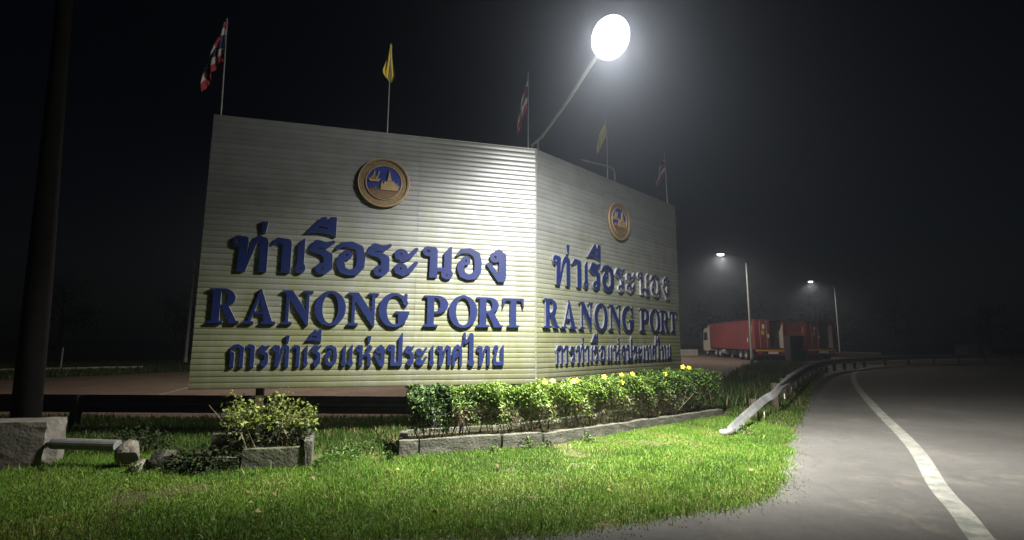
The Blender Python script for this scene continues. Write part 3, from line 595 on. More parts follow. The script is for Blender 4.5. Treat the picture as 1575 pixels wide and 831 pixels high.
def rock(name, loc, size, m, seed, label, group):
    bm = bmesh.new(); bmesh.ops.create_icosphere(bm, subdivisions=3, radius=1); r_ = random.Random(seed)
    dirs = [(Vector([r_.gauss(0, 1) for _ in range(3)]).normalized(), r_.uniform(.55, .9)) for _ in range(9)]
    for v in bm.verts:
        n = v.co.normalized()
        for d, l in dirs:
            t = v.co.dot(d)
            if t > l: v.co -= d*(t-l)*.92
        v.co += n*r_.uniform(-.02, .02); v.co = Vector((v.co.x*size[0], v.co.y*size[1], v.co.z*size[2]))
    me = bpy.data.meshes.new(name); bm.to_mesh(me); bm.free(); me.materials.append(m)
    return tag(link(name, me, None, loc, r_.uniform(0, 6)), label, 'rubble', group)
RG = 'rubble lumps beside the left planter'
rock('rubble_lump', (-4.72, 6.45, .17), (.17, .15, .17), M['rubble'], 2, 'grey rubble lump touching the end of the grey pipe', RG)
rock('rubble_lump', (-4.28, 6.42, .13), (.18, .14, .15), M['kerb'], 5, 'pale mossy rubble lump right of the pipe end', RG)
rock('rubble_lump', (-4.50, 6.32, .05), (.15, .11, .09), M['rubble'], 9, 'low dark rubble lump between two bigger lumps', RG)
rock('rubble_lump', (-4.02, 6.34, .07), (.09, .08, .08), M['kerb'], 13, 'small whitish rubble lump nearest the left planter', RG)

b = MB(); r_ = random.Random(77)
for k in range(260):
    x, y = r_.gauss(-4.6, .55), r_.gauss(6.38, .16); q = r_.uniform(.008, .035)
    if x < -5.7: continue
    n0 = len(b.v); a_ = r_.uniform(0, 6.28)
    for i in range(4): b.v.append((x+q*math.cos(a_+i*1.57)*r_.uniform(.6, 1.1), y+q*math.sin(a_+i*1.57)*r_.uniform(.6, 1.1), .0))
    b.v.append((x+q*.2, y, q*r_.uniform(.7, 1.3))); b.f += [(n0+i, n0+(i+1) % 4, n0+4) for i in range(4)]; b.m += [0]*4
tag(b.obj('rubble_crumbs', M['rubble'], fix=False), kind='stuff')
# ------------------------------------------------------------------ planters
def stone_run(root, pts, h, wd, m, seed, tops=None):
    r_ = random.Random(seed)
    for i in range(len(pts)-1):
        a, c = Vector((*pts[i], 0)), Vector((*pts[i+1], 0)); L_ = (c-a).length; rz = math.atan2(c.y-a.y, c.x-a.x)
        hh = h if tops is None else tops[i]
        bm = bmesh.new(); bmesh.ops.create_cube(bm, size=1); bmesh.ops.subdivide_edges(bm, edges=bm.edges, cuts=4, use_grid_fill=True)
        for v in bm.verts:
            e_ = sum(abs(abs(q)-.5) < .001 for q in v.co)
            k = r_.uniform(.93, 1.) if e_ >= 2 else 1
            v.co = Vector(((v.co.x*(.985 if e_ < 2 else .97)+.5)*L_, v.co.y*wd*k, (v.co.z*(k if v.co.z > 0 else 1)+.5)*(hh+.06)-.06)) + Vector([r_.uniform(-.0025, .0025) for _ in range(3)])
        me = bpy.data.meshes.new('kerbstone'); bm.to_mesh(me); bm.free(); me.materials.append(m)
        link('kerbstone', me, root, a, rz)
pr = tag(empty('planter', (0, 0, 0)), 'long bent planter of mossy kerbstones in front of the sign', 'planter')
FRONT = [(-1.55, 7.18), (-1.30, 7.27), (-.15, 7.70), (.46, 7.95), (1.16, 8.48), (1.85, 9.02), (2.53, 9.63), (3.2, 10.14), (3.9, 10.70), (4.54, 11.18)]
stone_run(pr, FRONT, .2, .14, M['kerb'], 4, [.22, .22, .21, .19, .18, .17, .155, .15, .15])
BACK = [(-1.53, 7.28), (-1.70, 8.28), (.1, 8.95), (3.7, 12.0), (4.5, 11.3)]
stone_run(pr, BACK, .16, .12, M['kerb'], 6)
sheetp = [(x, y+.05) for x, y in FRONT] + [(4.45, 11.3), (3.7, 11.95), (.1, 8.9), (-1.66, 8.2)]
me = bpy.data.meshes.new('planter_soil'); me.from_pydata([(x, y, .10) for x, y in sheetp], [], [tuple(range(len(sheetp)))]); me.materials.append(M['soil']); link('planter_soil', me, pr)
pl = tag(empty('planter', (0, 0, 0)), 'small old concrete planter box holding the loose yellow leaved shrub', 'planter')
stone_run(pl, [(-4.05, 6.36), (-3.3, 6.40), (-2.60, 6.58)], .25, .10, M['oldkerb'], 8, [.16, .25])
stone_run(pl, [(-2.54, 6.52), (-2.83, 7.35)], .33, .10, M['kerb'], 9)
stone_run(pl, [(-2.92, 7.30), (-4.1, 7.1)], .30, .10, M['kerb'], 10)
me = bpy.data.meshes.new('planter_soil'); me.from_pydata([(-3.95, 6.42, .06), (-3.3, 6.46, .14), (-2.65, 6.62, .17), (-2.86, 7.25, .17), (-4.0, 7.05, .06)], [], [(0, 1, 2, 3, 4)]); me.materials.append(M['soil']); link('planter_soil', me, pl)

# ------------------------------------------------------------------ plants
def mesh_np(name, verts, faces, tint_per_face_vert, m):
    """quads array (n,4) + vertex tints"""
    me = bpy.data.meshes.new(name); nv, nf = len(verts), len(faces); k = faces.shape[1]
    me.vertices.add(nv); me.vertices.foreach_set('co', verts.astype(np.float32).ravel())
    me.loops.add(nf*k); me.loops.foreach_set('vertex_index', faces.astype(np.int32).ravel())
    me.polygons.add(nf); me.polygons.foreach_set('loop_start', np.arange(0, nf*k, k, dtype=np.int32))
    me.update(calc_edges=True); me.validate()
    at = me.color_attributes.new('tint', 'FLOAT_COLOR', 'POINT')
    c = np.ones((nv, 4), np.float32); c[:, :3] = tint_per_face_vert; at.data.foreach_set('color', c.ravel())
    me.materials.append(m); return me
def unit(a): return a/np.maximum(np.linalg.norm(a, axis=1, keepdims=True), 1e-9)
def leaves(name, pos, outdir, size, cols, m, aspect=.45, droop=.25):
    n = len(pos); d = unit(outdir + rng.normal(0, .55, (n, 3)))
    s = unit(np.cross(d, unit(rng.normal(0, 1, (n, 3)) + np.array([0, 0, .8])))); nn = np.cross(s, d)
    L_ = size[:, None]; W_ = L_*aspect
    base = pos - d*L_*.5; tip = pos + d*L_*.5 - np.array([0, 0, 1])*L_*droop
    mid = pos + nn*L_*.07; fold = nn*L_*.10
    V = np.stack([base, pos - d*L_*.05 + s*W_*.5 + fold, tip, pos - d*L_*.05 - s*W_*.5 + fold, mid], 1).reshape(-1, 3)
    o = np.arange(n)[:, None]*5
    Fq = np.concatenate([o + np.array([0, 1, 2, 4]), o + np.array([0, 4, 2, 3])], 0)
    return mesh_np(name, V, Fq, np.repeat(cols, 5, 0), m)
def pick(n, pal, jit=.18):
    pal = np.array(pal); c = pal[rng.integers(0, len(pal), n)]; return c*(1+rng.uniform(-jit, jit, (n, 1)))
def hedge_shrub(a, c, depth, z0, z1, n, label, pal, low_pal, seed, leafy=.55, flowers=(), size=(.045, .075), group='shrubs clipped into a hedge in front of the sign', rag=.06):
    """one clipped bush between plan points a and c; leaves crowd the top and front, twigs show below"""
    a, c = np.array([*a, 0.]), np.array([*c, 0.]); ax = c-a; Ln = np.linalg.norm(ax); ax /= Ln; inn = np.array([-ax[1], ax[0], 0])
    root = tag(empty('hedge_shrub', tuple(a)), label, 'shrub', group)
    u_ = rng.random(n); t_ = rng.random(n); h = rng.random(n)
    lump = lambda u, t: .5+.5*np.sin(u*Ln*9+seed)*np.cos(t*depth*7+seed*2)
    top = z1 + rag*(lump(u_, t_)-.5)*2 - .10*(np.abs(u_-.5)*2)**6
    band = rng.random(n) < leafy
    z = np.where(band, top - np.abs(rng.normal(0, .11, n)), z0 + (top-z0)*rng.beta(2.2, 1.3, n))
    side = rng.random(n) < .55; t_ = np.where(side & ~band, np.abs(rng.normal(0, .09, n)), t_)
    bulge = .10*np.sin(np.clip((z-z0)/(z1-z0), 0, 1)*2.6) + .05*np.sin(u_*Ln*8+z*9+seed)
    u2 = u_ + (u_-.5)*.10*np.clip((z-z0)/(z1-z0), 0, 1)
    pos = ax*(u2*Ln)[:, None] + inn*((t_*depth) - bulge*(1-t_))[:, None]; pos[:, 2] = z
    out = ax*((u_-.5)*.6)[:, None] + inn*((t_-.45)*1.3)[:, None]; out[:, 2] = np.where(band, .75, .25)
    cols = pick(n, pal); lowm = (z < z0+(z1-z0)*.52) & (rng.random(n) < .75); cols[lowm] = pick(int(lowm.sum()), low_pal)
    sz = rng.uniform(*size, n); sz[lowm] *= .8
    link('foliage', leaves('foliage', pos, out, sz, cols, M['leaf']), root)
    st = MB(); r_ = random.Random(seed)
    for i in range(int(Ln*26)):
        q = r_.random(); t0 = r_.uniform(.1, .6)*depth
        p0 = Vector(ax*q*Ln) + Vector(inn*t0) + Vector((0, 0, z0-.1)); pts = [p0]; dirv = Vector((r_.uniform(-.35, .35), r_.uniform(-.35, .25), 1)).normalized()
        hh = (z1-z0)*r_.uniform(.6, 1.0)
        for j in range(4): dirv = (dirv + Vector((r_.uniform(-.3, .3), r_.uniform(-.3, .3), .1))).normalized(); pts.append(pts[-1]+dirv*hh/4)
        rr = r_.uniform(.004, .011); st.tube(pts, [rr, rr*.9, rr*.75, rr*.6, rr*.35], 5)
        for j in (1, 2, 3):
            d2 = Vector((r_.uniform(-1, 1), r_.uniform(-1, .6), r_.uniform(.1, .9))).normalized(); st.tube([pts[j], pts[j]+d2*.09, pts[j]+d2*.16+Vector((0, 0, .03))], [rr*.5, rr*.4, rr*.2], 4)
    st.obj('stems', M['twig'], root, fix=False)
    for (q, t0, z) in flowers: flower(root, Vector(ax*q*Ln)+Vector(inn*t0)+Vector((0, 0, z)), r_)
    return root
def flower(root, p, r_):
    b = MB()
    for k in range(5):
        a = k*2*math.pi/5; t = Vector((math.cos(a), math.sin(a), 0)); s = Vector((-math.sin(a), math.cos(a), 0)); z = Vector((0, 0, 1))
        b.quad([t*.006, t*.022+s*.018+z*.008, t*.046+s*.012+z*.010, t*.05+z*.004, t*.046-s*.012+z*.010, t*.022-s*.018+z*.008])
    b.cyl((0, 0, 0), (0, 0, 1), .008, .014, 6, 1)
    o = b.obj('flower', [M['petal'], M['fcenter']], root, p, fix=False); o.rotation_euler = (R(r_.uniform(35, 80)), R(r_.uniform(-30, 30)), r_.uniform(-.6, .6))
GR = [(.11, .19, .026), (.145, .225, .032), (.08, .15, .022), (.18, .25, .045)]
DK = [(.030, .062, .016), (.045, .085, .020), (.02, .045, .013), (.10, .16, .04)]
LOW = [(.13, .15, .065), (.19, .175, .10), (.09, .115, .045), (.24, .215, .135)]
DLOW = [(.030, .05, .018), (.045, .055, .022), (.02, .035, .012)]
hedge_shrub((-1.39, 7.29), (-0.89, 7.47), .55, .24, .90, 3600, 'dark glossy shrub at the left end of the hedge', DK+[(.09, .15, .05)], DLOW, 1, .5, size=(.05, .085))
hedge_shrub((-0.87, 7.47), (-0.22, 7.72), .55, .30, .90, 4200, 'pale topped hedge shrub with a gap of bare stems low down', GR+DK[:2], LOW, 2, .72, size=(.05, .08))
hedge_shrub((-0.22, 7.72), (0.54, 8.03), .6, .26, .89, 5200, 'bright green hedge shrub below the corner of the sign', GR, LOW, 3, .6)
hedge_shrub((0.54, 8.03), (1.54, 8.81), .65, .26, .90, 6400, 'flowering hedge shrub with two yellow blooms just right of the sign corner', GR, LOW, 4, .55,
            [(.03, .06, .93), (.16, .05, .95), (.50, .02, .93), (.56, .02, .94)])
hedge_shrub((1.54, 8.81), (2.71, 9.81), .65, .24, .94, 7000, 'hedge shrub with scattered yellow blooms under the right sign panel', GR+DK[:1], LOW, 5, .5,
            [(.10, .04, .97), (.38, .0, .86), (.62, .03, .99), (.45, .08, .98)])
hedge_shrub((2.71, 9.81), (4.51, 11.24), .7, .20, .98, 9600, 'taller deep green shrub with yellow blooms at the right end of the hedge', GR[:1]+GR[2:3]+DK[:2], DK[:2]+LOW[:2], 6, .45,
            [(.48, .04, 1.07), (.56, .02, 1.05), (.12, -.02, .75), (.15, -.03, .46), (.2, .02, .95), (.75, .0, .93)])
# loose shrub in the small planter
sb = tag(empty('loose_shrub', (-3.0, 6.85, .15)), 'loose straggly shrub with pale yellow green leaves in the small planter', 'shrub')
st = MB(); tips = []; r_ = random.Random(21)
for i in range(30):
    bx = r_.uniform(-.62, .28); p = Vector((bx, r_.uniform(-.2, .2), 0)); pts = [p]; d = Vector((r_.uniform(-.4, .4), r_.uniform(-.3, .3), 1)).normalized(); hh = r_.uniform(.45, .80)
    for j in range(5):
        d = (d + Vector((r_.uniform(-.35, .35), r_.uniform(-.3, .3), .05))).normalized(); pts.append(pts[-1]+d*hh/5)
        if j > 0: tips.append(pts[-1])
    rr = r_.uniform(.004, .009); st.tube(pts, [rr, rr, rr*.8, rr*.7, rr*.5, rr*.3], 5)
    for j in (2, 3, 4):
        d2 = Vector((r_.uniform(-1, 1), r_.uniform(-1, 1), r_.uniform(-.1, .8))).normalized(); e_ = pts[j]+d2*r_.uniform(.1, .2); st.tube([pts[j], e_], [rr*.5, rr*.25], 4); tips.append(e_)
for x0, x1 in ((.10, .02), (.12, .24), (.16, .34)): st.tube([(.14, -.1, 0), (x0+.02, -.12, .15), (x1, -.12, .33), (x1*1.1, -.1, .5)], [.012, .010, .008, .005], 6)
st.obj('stems', M['twig'], sb, fix=False)
T_ = np.array([tuple(t) for t in tips]); T_ = T_[T_[:, 2] > .06]; n = 2400; P_ = T_[rng.integers(0, len(T_), n)] + rng.normal(0, .055, (n, 3)); P_ = P_[(P_[:, 0] > -.75) & (P_[:, 0] < .5) & (P_[:, 2] > .02) & (P_[:, 2] < .92)]
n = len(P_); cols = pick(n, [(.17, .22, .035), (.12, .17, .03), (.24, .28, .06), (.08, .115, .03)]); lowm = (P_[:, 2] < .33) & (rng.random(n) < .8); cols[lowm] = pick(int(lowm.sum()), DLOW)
od = unit(P_ - np.array([0, 0, .2])); link('foliage', leaves('foliage', P_, od, rng.uniform(.04, .085, n), cols, M['leaf'], .55), sb)
# dark low bush by the pipe and by the planter
def low_bush(c, r3, n, label, pal):
    root = tag(empty('low_bush', (c[0], c[1], 0)), label, 'bush', 'low dark bushes near the rubble')
    q = unit(rng.normal(0, 1, (n, 3))); q[:, 2] = np.abs(q[:, 2]); rad = rng.uniform(.45, 1, (n, 1))
    link('foliage', leaves('foliage', q*rad*np.array(r3), q, rng.uniform(.04, .08, n), pick(n, pal), M['dry']), root)
    s = MB(); r_ = random.Random(n)
    for i in range(10):
        e_ = Vector((r_.uniform(-.8, .8)*r3[0], r_.uniform(-.8, .8)*r3[1], r_.uniform(.5, .95)*r3[2])); s.tube([(0, 0, 0), e_*.5+Vector((0, 0, .03)), e_], [.007, .005, .003], 4)
    s.obj('stems', M['bark'], root, fix=False)
low_bush((-5.35, 7.45), (.55, .3, .34), 900, 'low blackish bush behind the grey pipe', DLOW)
low_bush((-3.75, 6.42), (.52, .36, .30), 1700, 'low dark bush at the left end of the small planter', DLOW)

def inside(P, poly):
    x, y = P[:, 0], P[:, 1]; ins = np.zeros(len(P), bool); n = len(poly)
    for i in range(n):
        (x0, y0), (x1, y1) = poly[i], poly[(i+1) % n]
        c = ((y0 > y) != (y1 > y)) & (x < (x1-x0)*(y-y0)/((y1-y0) if y1 != y0 else 1e-12)+x0); ins ^= c
    return ins
def vnoise(P, s, seed):     # smooth value noise
    g = np.random.default_rng(seed).random((64, 64)); q = P[:, :2]*s; i = np.floor(q).astype(int); f = q-i; f = f*f*(3-2*f)
    a = lambda dx, dy: g[(i[:, 0]+dx) % 64, (i[:, 1]+dy) % 64]
    return (a(0, 0)*(1-f[:, 0])+a(1, 0)*f[:, 0])*(1-f[:, 1]) + (a(0, 1)*(1-f[:, 0])+a(1, 1)*f[:, 0])*f[:, 1]
PLAN_R = FRONT + [(4.5, 11.3), (3.7, 12.0), (.1, 8.95), (-1.70, 8.25)]
PLAN_L = [(-4.05, 6.33), (-3.3, 6.37), (-2.55, 6.52), (-2.6, 7.35), (-4.1, 7.1)]
BLOCK_P = [(-7.1, 6.1), (-5.75, 6.38), (-5.9, 6.85), (-7.1, 6.6)]
def grass(name, poly, dens, h, pal, seed, wd=.006, lean=.45, bare=.30, ragged=.0, holes=()):
    x0, x1 = min(p[0] for p in poly), max(p[0] for p in poly); y0, y1 = min(p[1] for p in poly), max(p[1] for p in poly)
    n = int((x1-x0)*(y1-y0)*dens); P = np.stack([rng.uniform(x0, x1, n), rng.uniform(y0, y1, n)], 1)
    J = P + rng.normal(0, ragged, P.shape) if ragged else P
    P = P[inside(J, poly)]
    for hp in holes: P = P[~inside(P, hp)]
    nz = vnoise(P, 1.1, seed)*.6 + vnoise(P, 3.7, seed+1)*.4
    P = P[(nz > bare) | (rng.random(len(P)) < .22)]; n = len(P); nz = vnoise(P, 1.1, seed)*.6 + vnoise(P, 3.7, seed+1)*.4; n2 = vnoise(P, .7, seed+5)*.5+vnoise(P, 2.3, seed+6)*.5
    hh = rng.uniform(*h, n)*(.55+.9*nz); az = rng.uniform(0, 2*math.pi, n); ln = np.abs(rng.normal(0, lean, n)).clip(0, 1.1); fa = rng.uniform(0, math.pi, n)
    dirv = np.stack([np.cos(az)*np.sin(ln), np.sin(az)*np.sin(ln), np.cos(ln)], 1); d2 = np.stack([np.cos(az)*np.sin(ln*1.9), np.sin(az)*np.sin(ln*1.9), np.cos(np.minimum(ln*1.9, 1.75))], 1)
    s = np.stack([np.cos(fa), np.sin(fa), 0*fa], 1)*(wd*rng.uniform(.7, 1.4, n))[:, None]
    B_ = np.concatenate([P, np.full((n, 1), .002)], 1); m1 = B_ + dirv*(hh*.55)[:, None]; tp = m1 + d2*(hh*.45)[:, None]
    V = np.stack([B_-s, B_+s, m1+s*.8, m1-s*.8, tp+s*.12, tp-s*.12], 1).reshape(-1, 3)
    o = np.arange(n)[:, None]*6; Fq = np.concatenate([o+np.array([0, 1, 2, 3]), o+np.array([3, 2, 4, 5])], 0)
    pal = np.array(pal); k = np.clip((n2-.25)*2*(len(pal)-1)+rng.normal(0, .55, n), 0, len(pal)-1).round().astype(int)
    c = pal[k]*(1+rng.uniform(-.25, .25, (n, 1))); dead = rng.random(n) < .05+.22*np.clip((vnoise(P, 1.7, seed+9)-.6)*3, 0, 1); c[dead] = (.23, .18, .08)
    o_ = link(name, mesh_np(name, V, Fq, np.repeat(c, 6, 0), M['grass'])); return tag(o_, kind='stuff')
GP = [(.08, .165, .02), (.112, .225, .026), (.145, .27, .033), (.19, .28, .05)]
edge_near = [p for p in EDGE if -9.6 < p[0] < 4.95]
VERGE = [(-9.6, 7.2), (-9.6, 4.08)] + edge_near + [(5.2, 9.6), (4.6, 11.1)] + FRONT[::-1] + [(-2.5, 7.4), (-4.2, 7.3)]
grass('verge_grass', VERGE, 7000, (.026, .055), GP, 11, .0034, .85, .19, .07, [PLAN_R, PLAN_L, BLOCK_P])
MIDG = [(-12, 10.15), (-12, 6.9), (-4.2, 7.2), (-2.4, 7.3), (-1.7, 7.2), (-2.0, 8.4), (.2, 9.2), (3.6, 12.3), (4.9, 11.4), (4.5, 11.0), (5.3, 9.7), (8.2, 14.4), (13.4, 22.4), (19.3, 31.2), (18, 35.4), (11.1, 25.4), (6.9, 16.9), (3.3, 13.1), (0, 11.1), (-4, 10.25)]
grass('verge_grass', VERGE, 60, (.07, .13), GP[1:]+[(.24, .25, .09)], 27, .0045, .6, .50, .05, [PLAN_R, PLAN_L, BLOCK_P])
grass('verge_grass', MIDG, 1150, (.06, .13), [(.035, .07, .012), (.045, .09, .013), (.06, .11, .016)], 15, .007, .5, .2, .1, [PLAN_R])
SLOPE = [(4.9, 12.0), (6.0, 12.4), (9.8, 18.2), (14.6, 25.6), (18.8, 30.8), (17.4, 35.2), (11.3, 25.2), (7.2, 16.8), (5.0, 13.8)]
grass('tall_weeds', SLOPE, 420, (.18, .48), [(.022, .045, .010), (.03, .058, .012), (.04, .07, .016)], 19, .011, .5, .33, .2)
FARG = [(-34, 12), (-25, 11.2), (-18.9, 19.0), (-15.4, 24.4), (-11, 32), (-20, 36), (-34, 24)]
grass('far_grass', FARG, 130, (.08, .2), [(.05, .09, .015), (.07, .12, .02)], 23, .02, .5, .1, .2)
FARG2 = [(4.5, 63), (40, 56.5), (60, 58), (60, 70), (-10, 72), (-10, 60)]
# broadleaf weeds along the kerb
def weed(x, y, n, h, pal, label, seed):
    r_ = np.random.default_rng(seed); root = tag(empty('weed', (x, y, 0)), label, 'weed', 'leafy weeds on the verge')
    a = r_.uniform(0, 6.28, n); rad = np.abs(r_.normal(0, h*.5, n)); z = r_.uniform(.02, h, n)*(1-.5*rad/(h+.01)); P = np.stack([np.cos(a)*rad, np.sin(a)*rad*.7, np.maximum(z, .015)], 1)
    link('leaves', leaves('leaves', P, unit(P+np.array([0, 0, .1])), r_.uniform(.03, .065, n), pick(n, pal), M['leaf'], .6), root)
    s = MB()
    for i in range(0, n, 3): s.tube([(0, 0, 0), tuple(P[i]*.6), tuple(P[i])], [.003, .0025, .002], 4)
    s.obj('stems', M['twig'], root, fix=False)
WG = [(.07, .13, .025), (.09, .16, .03), (.05, .10, .02)]
for x, y, n, h, lb in ((.25, 7.66, 90, .2, 'leafy weed against the kerb just left of the sign corner'), (.55, 7.72, 60, .14, 'small weed just right of the tallest kerb weed'), (1.22, 8.24, 80, .16, 'leafy weed against the kerb below the flowering shrub'), (-1.62, 6.95, 70, .15, 'weed at the broken left corner of the long planter'), (-2.42, 6.55, 60, .12, 'weed beside the right end of the small planter'), (-.25, 7.42, 50, .11, 'low weed at the middle of the left kerb run'), (4.05, 8.95, 80, .20, 'leafy weed growing under the low end of the guardrail'), (-4.45, 6.2, 70, .16, 'leafy weed in front of the low dark rubble lump'), (-5.55, 6.2, 60, .14, 'weed at the foot of the chipped concrete block')):
    weed(x, y, n, h, WG, lb, int(abs(x*100)))
# creeping plants in and beside the small planter
def creeper(poly, n, z, pal):
    x0, x1 = min(p[0] for p in poly), max(p[0] for p in poly); y0, y1 = min(p[1] for p in poly), max(p[1] for p in poly)
    P = np.stack([rng.uniform(x0, x1, n), rng.uniform(y0, y1, n)], 1); P = P[inside(P, poly)]; P = P[vnoise(P, 2.6, 3) > .3]
    P3 = np.concatenate([P, (z + np.abs(rng.normal(0, .035, len(P))))[:, None]], 1); od = np.tile(np.array([[0, -.2, .7]]), (len(P), 1))
    tag(link('creeping_plants', leaves('creeping_plants', P3, od, rng.uniform(.03, .055, len(P)), pick(len(P), pal), M['leaf'], .7)), kind='stuff')
creeper([(-3.5, 6.5), (-2.65, 6.66), (-2.7, 7.25), (-3.5, 7.1)], 700, .19, WG)
creeper([(-2.5, 6.7), (-1.6, 7.0), (-1.7, 8.0), (-2.5, 7.8)], 1100, .03, WG)
creeper([(-1.3, 7.38), (4.3, 11.3), (3.7, 11.8), (-1.7, 8.0)], 1400, .12, LOW+WG)
# grit and soil crumbs at the ragged road edge
n = 500; ii = rng.integers(40, 135, n); ed = np.array(EDGE)[ii] + rng.normal(0, .10, (n, 2)) + np.array([.06, -.05]); b = MB()
for k in range(n):
    s = rng.uniform(.005, .012); x, y = ed[k]; q = rng.uniform(0, 3.14, 2)
    b.v += [(x+s, y, .004), (x-s*.5, y+s*.9, .004), (x-s*.6, y-s*.8, .004), (x+s*.2*math.cos(q[0]), y+s*.2, .004+s*.9)]; o_ = len(b.v)-4
    b.f += [(o_, o_+1, o_+3), (o_+1, o_+2, o_+3), (o_+2, o_, o_+3)]; b.m += [0]*3
tag(b.obj('road_edge_grit', M['soil'], fix=False), kind='stuff')
# fallen leaves on the verge
n = 70; P = np.stack([rng.uniform(-6, 3.4, n), rng.uniform(4.4, 7.0, n), rng.uniform(.05, .08, n)], 1); P = P[inside(P, VERGE)]
tag(link('fallen_leaves', leaves('fallen_leaves', P, np.tile([[1., 0, .1]], (len(P), 1)), rng.uniform(.03, .06, len(P)), pick(len(P), [(.32, .25, .12), (.25, .17, .08)]), M['dry'], .6)), kind='stuff')

# ------------------------------------------------------------------ guardrails
WPROF = [(0, -.155), (.02, -.14), (.078, -.105), (.082, -.06), (.012, -.02), (.012, .02), (.082, .06), (.078, .105), (.02, .14), (0, .155)]
def beam(root, pts, sec, m, mr, side=-1, lap=.02):
    """pts: list of (x, y, z, twist); the ribbed beam is swept along them, one object per rail length"""
    P = [Vector(p[:3]) for p in pts]; tw = [p[3] for p in pts]; rings = []
    for i, p in enumerate(P):
        t = (P[min(i+1, len(P)-1)] - P[max(i-1, 0)]).normalized(); out = t.cross(Vector((0, 0, 1))).normalized()*(-side); upv = out.cross(t).normalized()*(1 if side < 0 else -1)
        if upv.z < 0: upv = -upv
        c, s = math.cos(tw[i]), math.sin(tw[i]); o2 = out*c + upv*s; u2 = upv*c - out*s
        q_ = min(1, abs(tw[i])/R(30)); ky = 1-.985*q_; kz = 1-.5*q_
        fr = [p + o2*y*ky + u2*z*kz for y, z in WPROF]; bk = [p + o2*(y*ky-.009) + u2*z*kz for y, z in WPROF]; rings.append(fr + bk[::-1])
    i = 0
    while i < len(rings)-1:
        j = min(i+sec, len(rings)-1); b = MB(); n = len(rings[0])
        for r_ in rings[i:j+1]: b.v += [tuple(v) for v in r_]
        for k in range(j-i):
            for q in range(n): b.f.append((k*n+q, k*n+(q+1) % n, (k+1)*n+(q+1) % n, (k+1)*n+q)); b.m.append(0)
        b.f.append(tuple(range(n))[::-1]); b.f.append(tuple((j-i)*n+q for q in range(n))); b.m += [0, 0]
        b.obj('rail_beam', m, root); i = j
def rail_post(root, p, top, rz, m, plate=True):
    b = MB().box(-.055, .055, -.07, -.055, -.1, top).box(-.055, .055, .055, .07, -.1, top).box(-.005, .005, -.055, .055, -.1, top)
    po = b.obj('rail_post', m, root, (p[0], p[1], 0), rz); return po
gr = tag(empty('guardrail', (0, 0, 0)), 'pale galvanised guardrail curving away along the road from its buried end', 'guardrail')
path = smooth([(3.78, 8.92), (4.46, 9.78), (5.42, 10.97), (6.42, 12.2), (10.12, 17.85), (15.03, 24.79), (19.8, 29.9), (28.4, 36.6), (41.1, 43.0), (55, 47.5)], 8)
pp = []; d = 0; last = None
for q, (x, y) in enumerate(path):
    if last: d += math.hypot(x-last[0], y-last[1])
    last = (x, y); e_ = min(1, d/4.2); e2 = min(1, max(0, d-3.5)/5.5); e3 = e2*e2*(3-2*e2)
    pp.append((x, y, .07 + .47*(e_**.9), (1-e3)*R(30)))
beam(gr, pp, 6, M['rail'], None, side=-1)
# end shoe
t0 = Vector((path[1][0]-path[0][0], path[1][1]-path[0][1], 0)).normalized(); rz0 = math.atan2(t0.y, t0.x)
sh_ = MB().tube([(.14, 0, .075), (.02, .0, .06), (-.07, .015, .05), (-.13, .07, .045), (-.145, .14, .045)], [.055, .075, .085, .08, .06], 12)
sh_.v = [(x, y, .02+z*.75) for x, y, z in sh_.v]
sh_.obj('end_shoe', M['steel'], gr, (path[0][0], path[0][1], 0), rz0, smooth=True)
acc = 0; nxt = 2.2
for i in range(1, len(path)):
    a, c = Vector((*path[i-1], 0)), Vector((*path[i], 0)); seg = (c-a).length
    while acc + seg > nxt:
        p = a + (c-a)*((nxt-acc)/seg); tdir = (c-a).normalized(); rz = math.atan2(tdir.y, tdir.x); nrm = Vector((-tdir.y, tdir.x, 0))
        pz = .07+.47*min(1, nxt/4.2)**.9
        po = rail_post(gr, p + nrm*.12, pz+.08, rz, M['rust'])
        MB().box(-.035, .035, -.008, .008, -.05, .06).obj('reflector', M['refl'], po, (0, -.20, pz-.22))
        nxt += 2.0 if nxt < 30 else 4.0
    acc += seg
dg = tag(empty('guardrail', (0, 9.25, 0)), 'dark guardrail running behind the left sign panel and the pole', 'guardrail')
beam(dg, [(x, 0, .425+.001*x, 0) for x in np.linspace(-14, -1.1, 14)], 4, M['darkrail'], None, side=1)  # left rail coloured far darker than the roadside one
for x in (-13.2, -10.5, -7.72, -4.6, -1.35): rail_post(dg, (x, -.10), .56, 0, M['darkrail'])

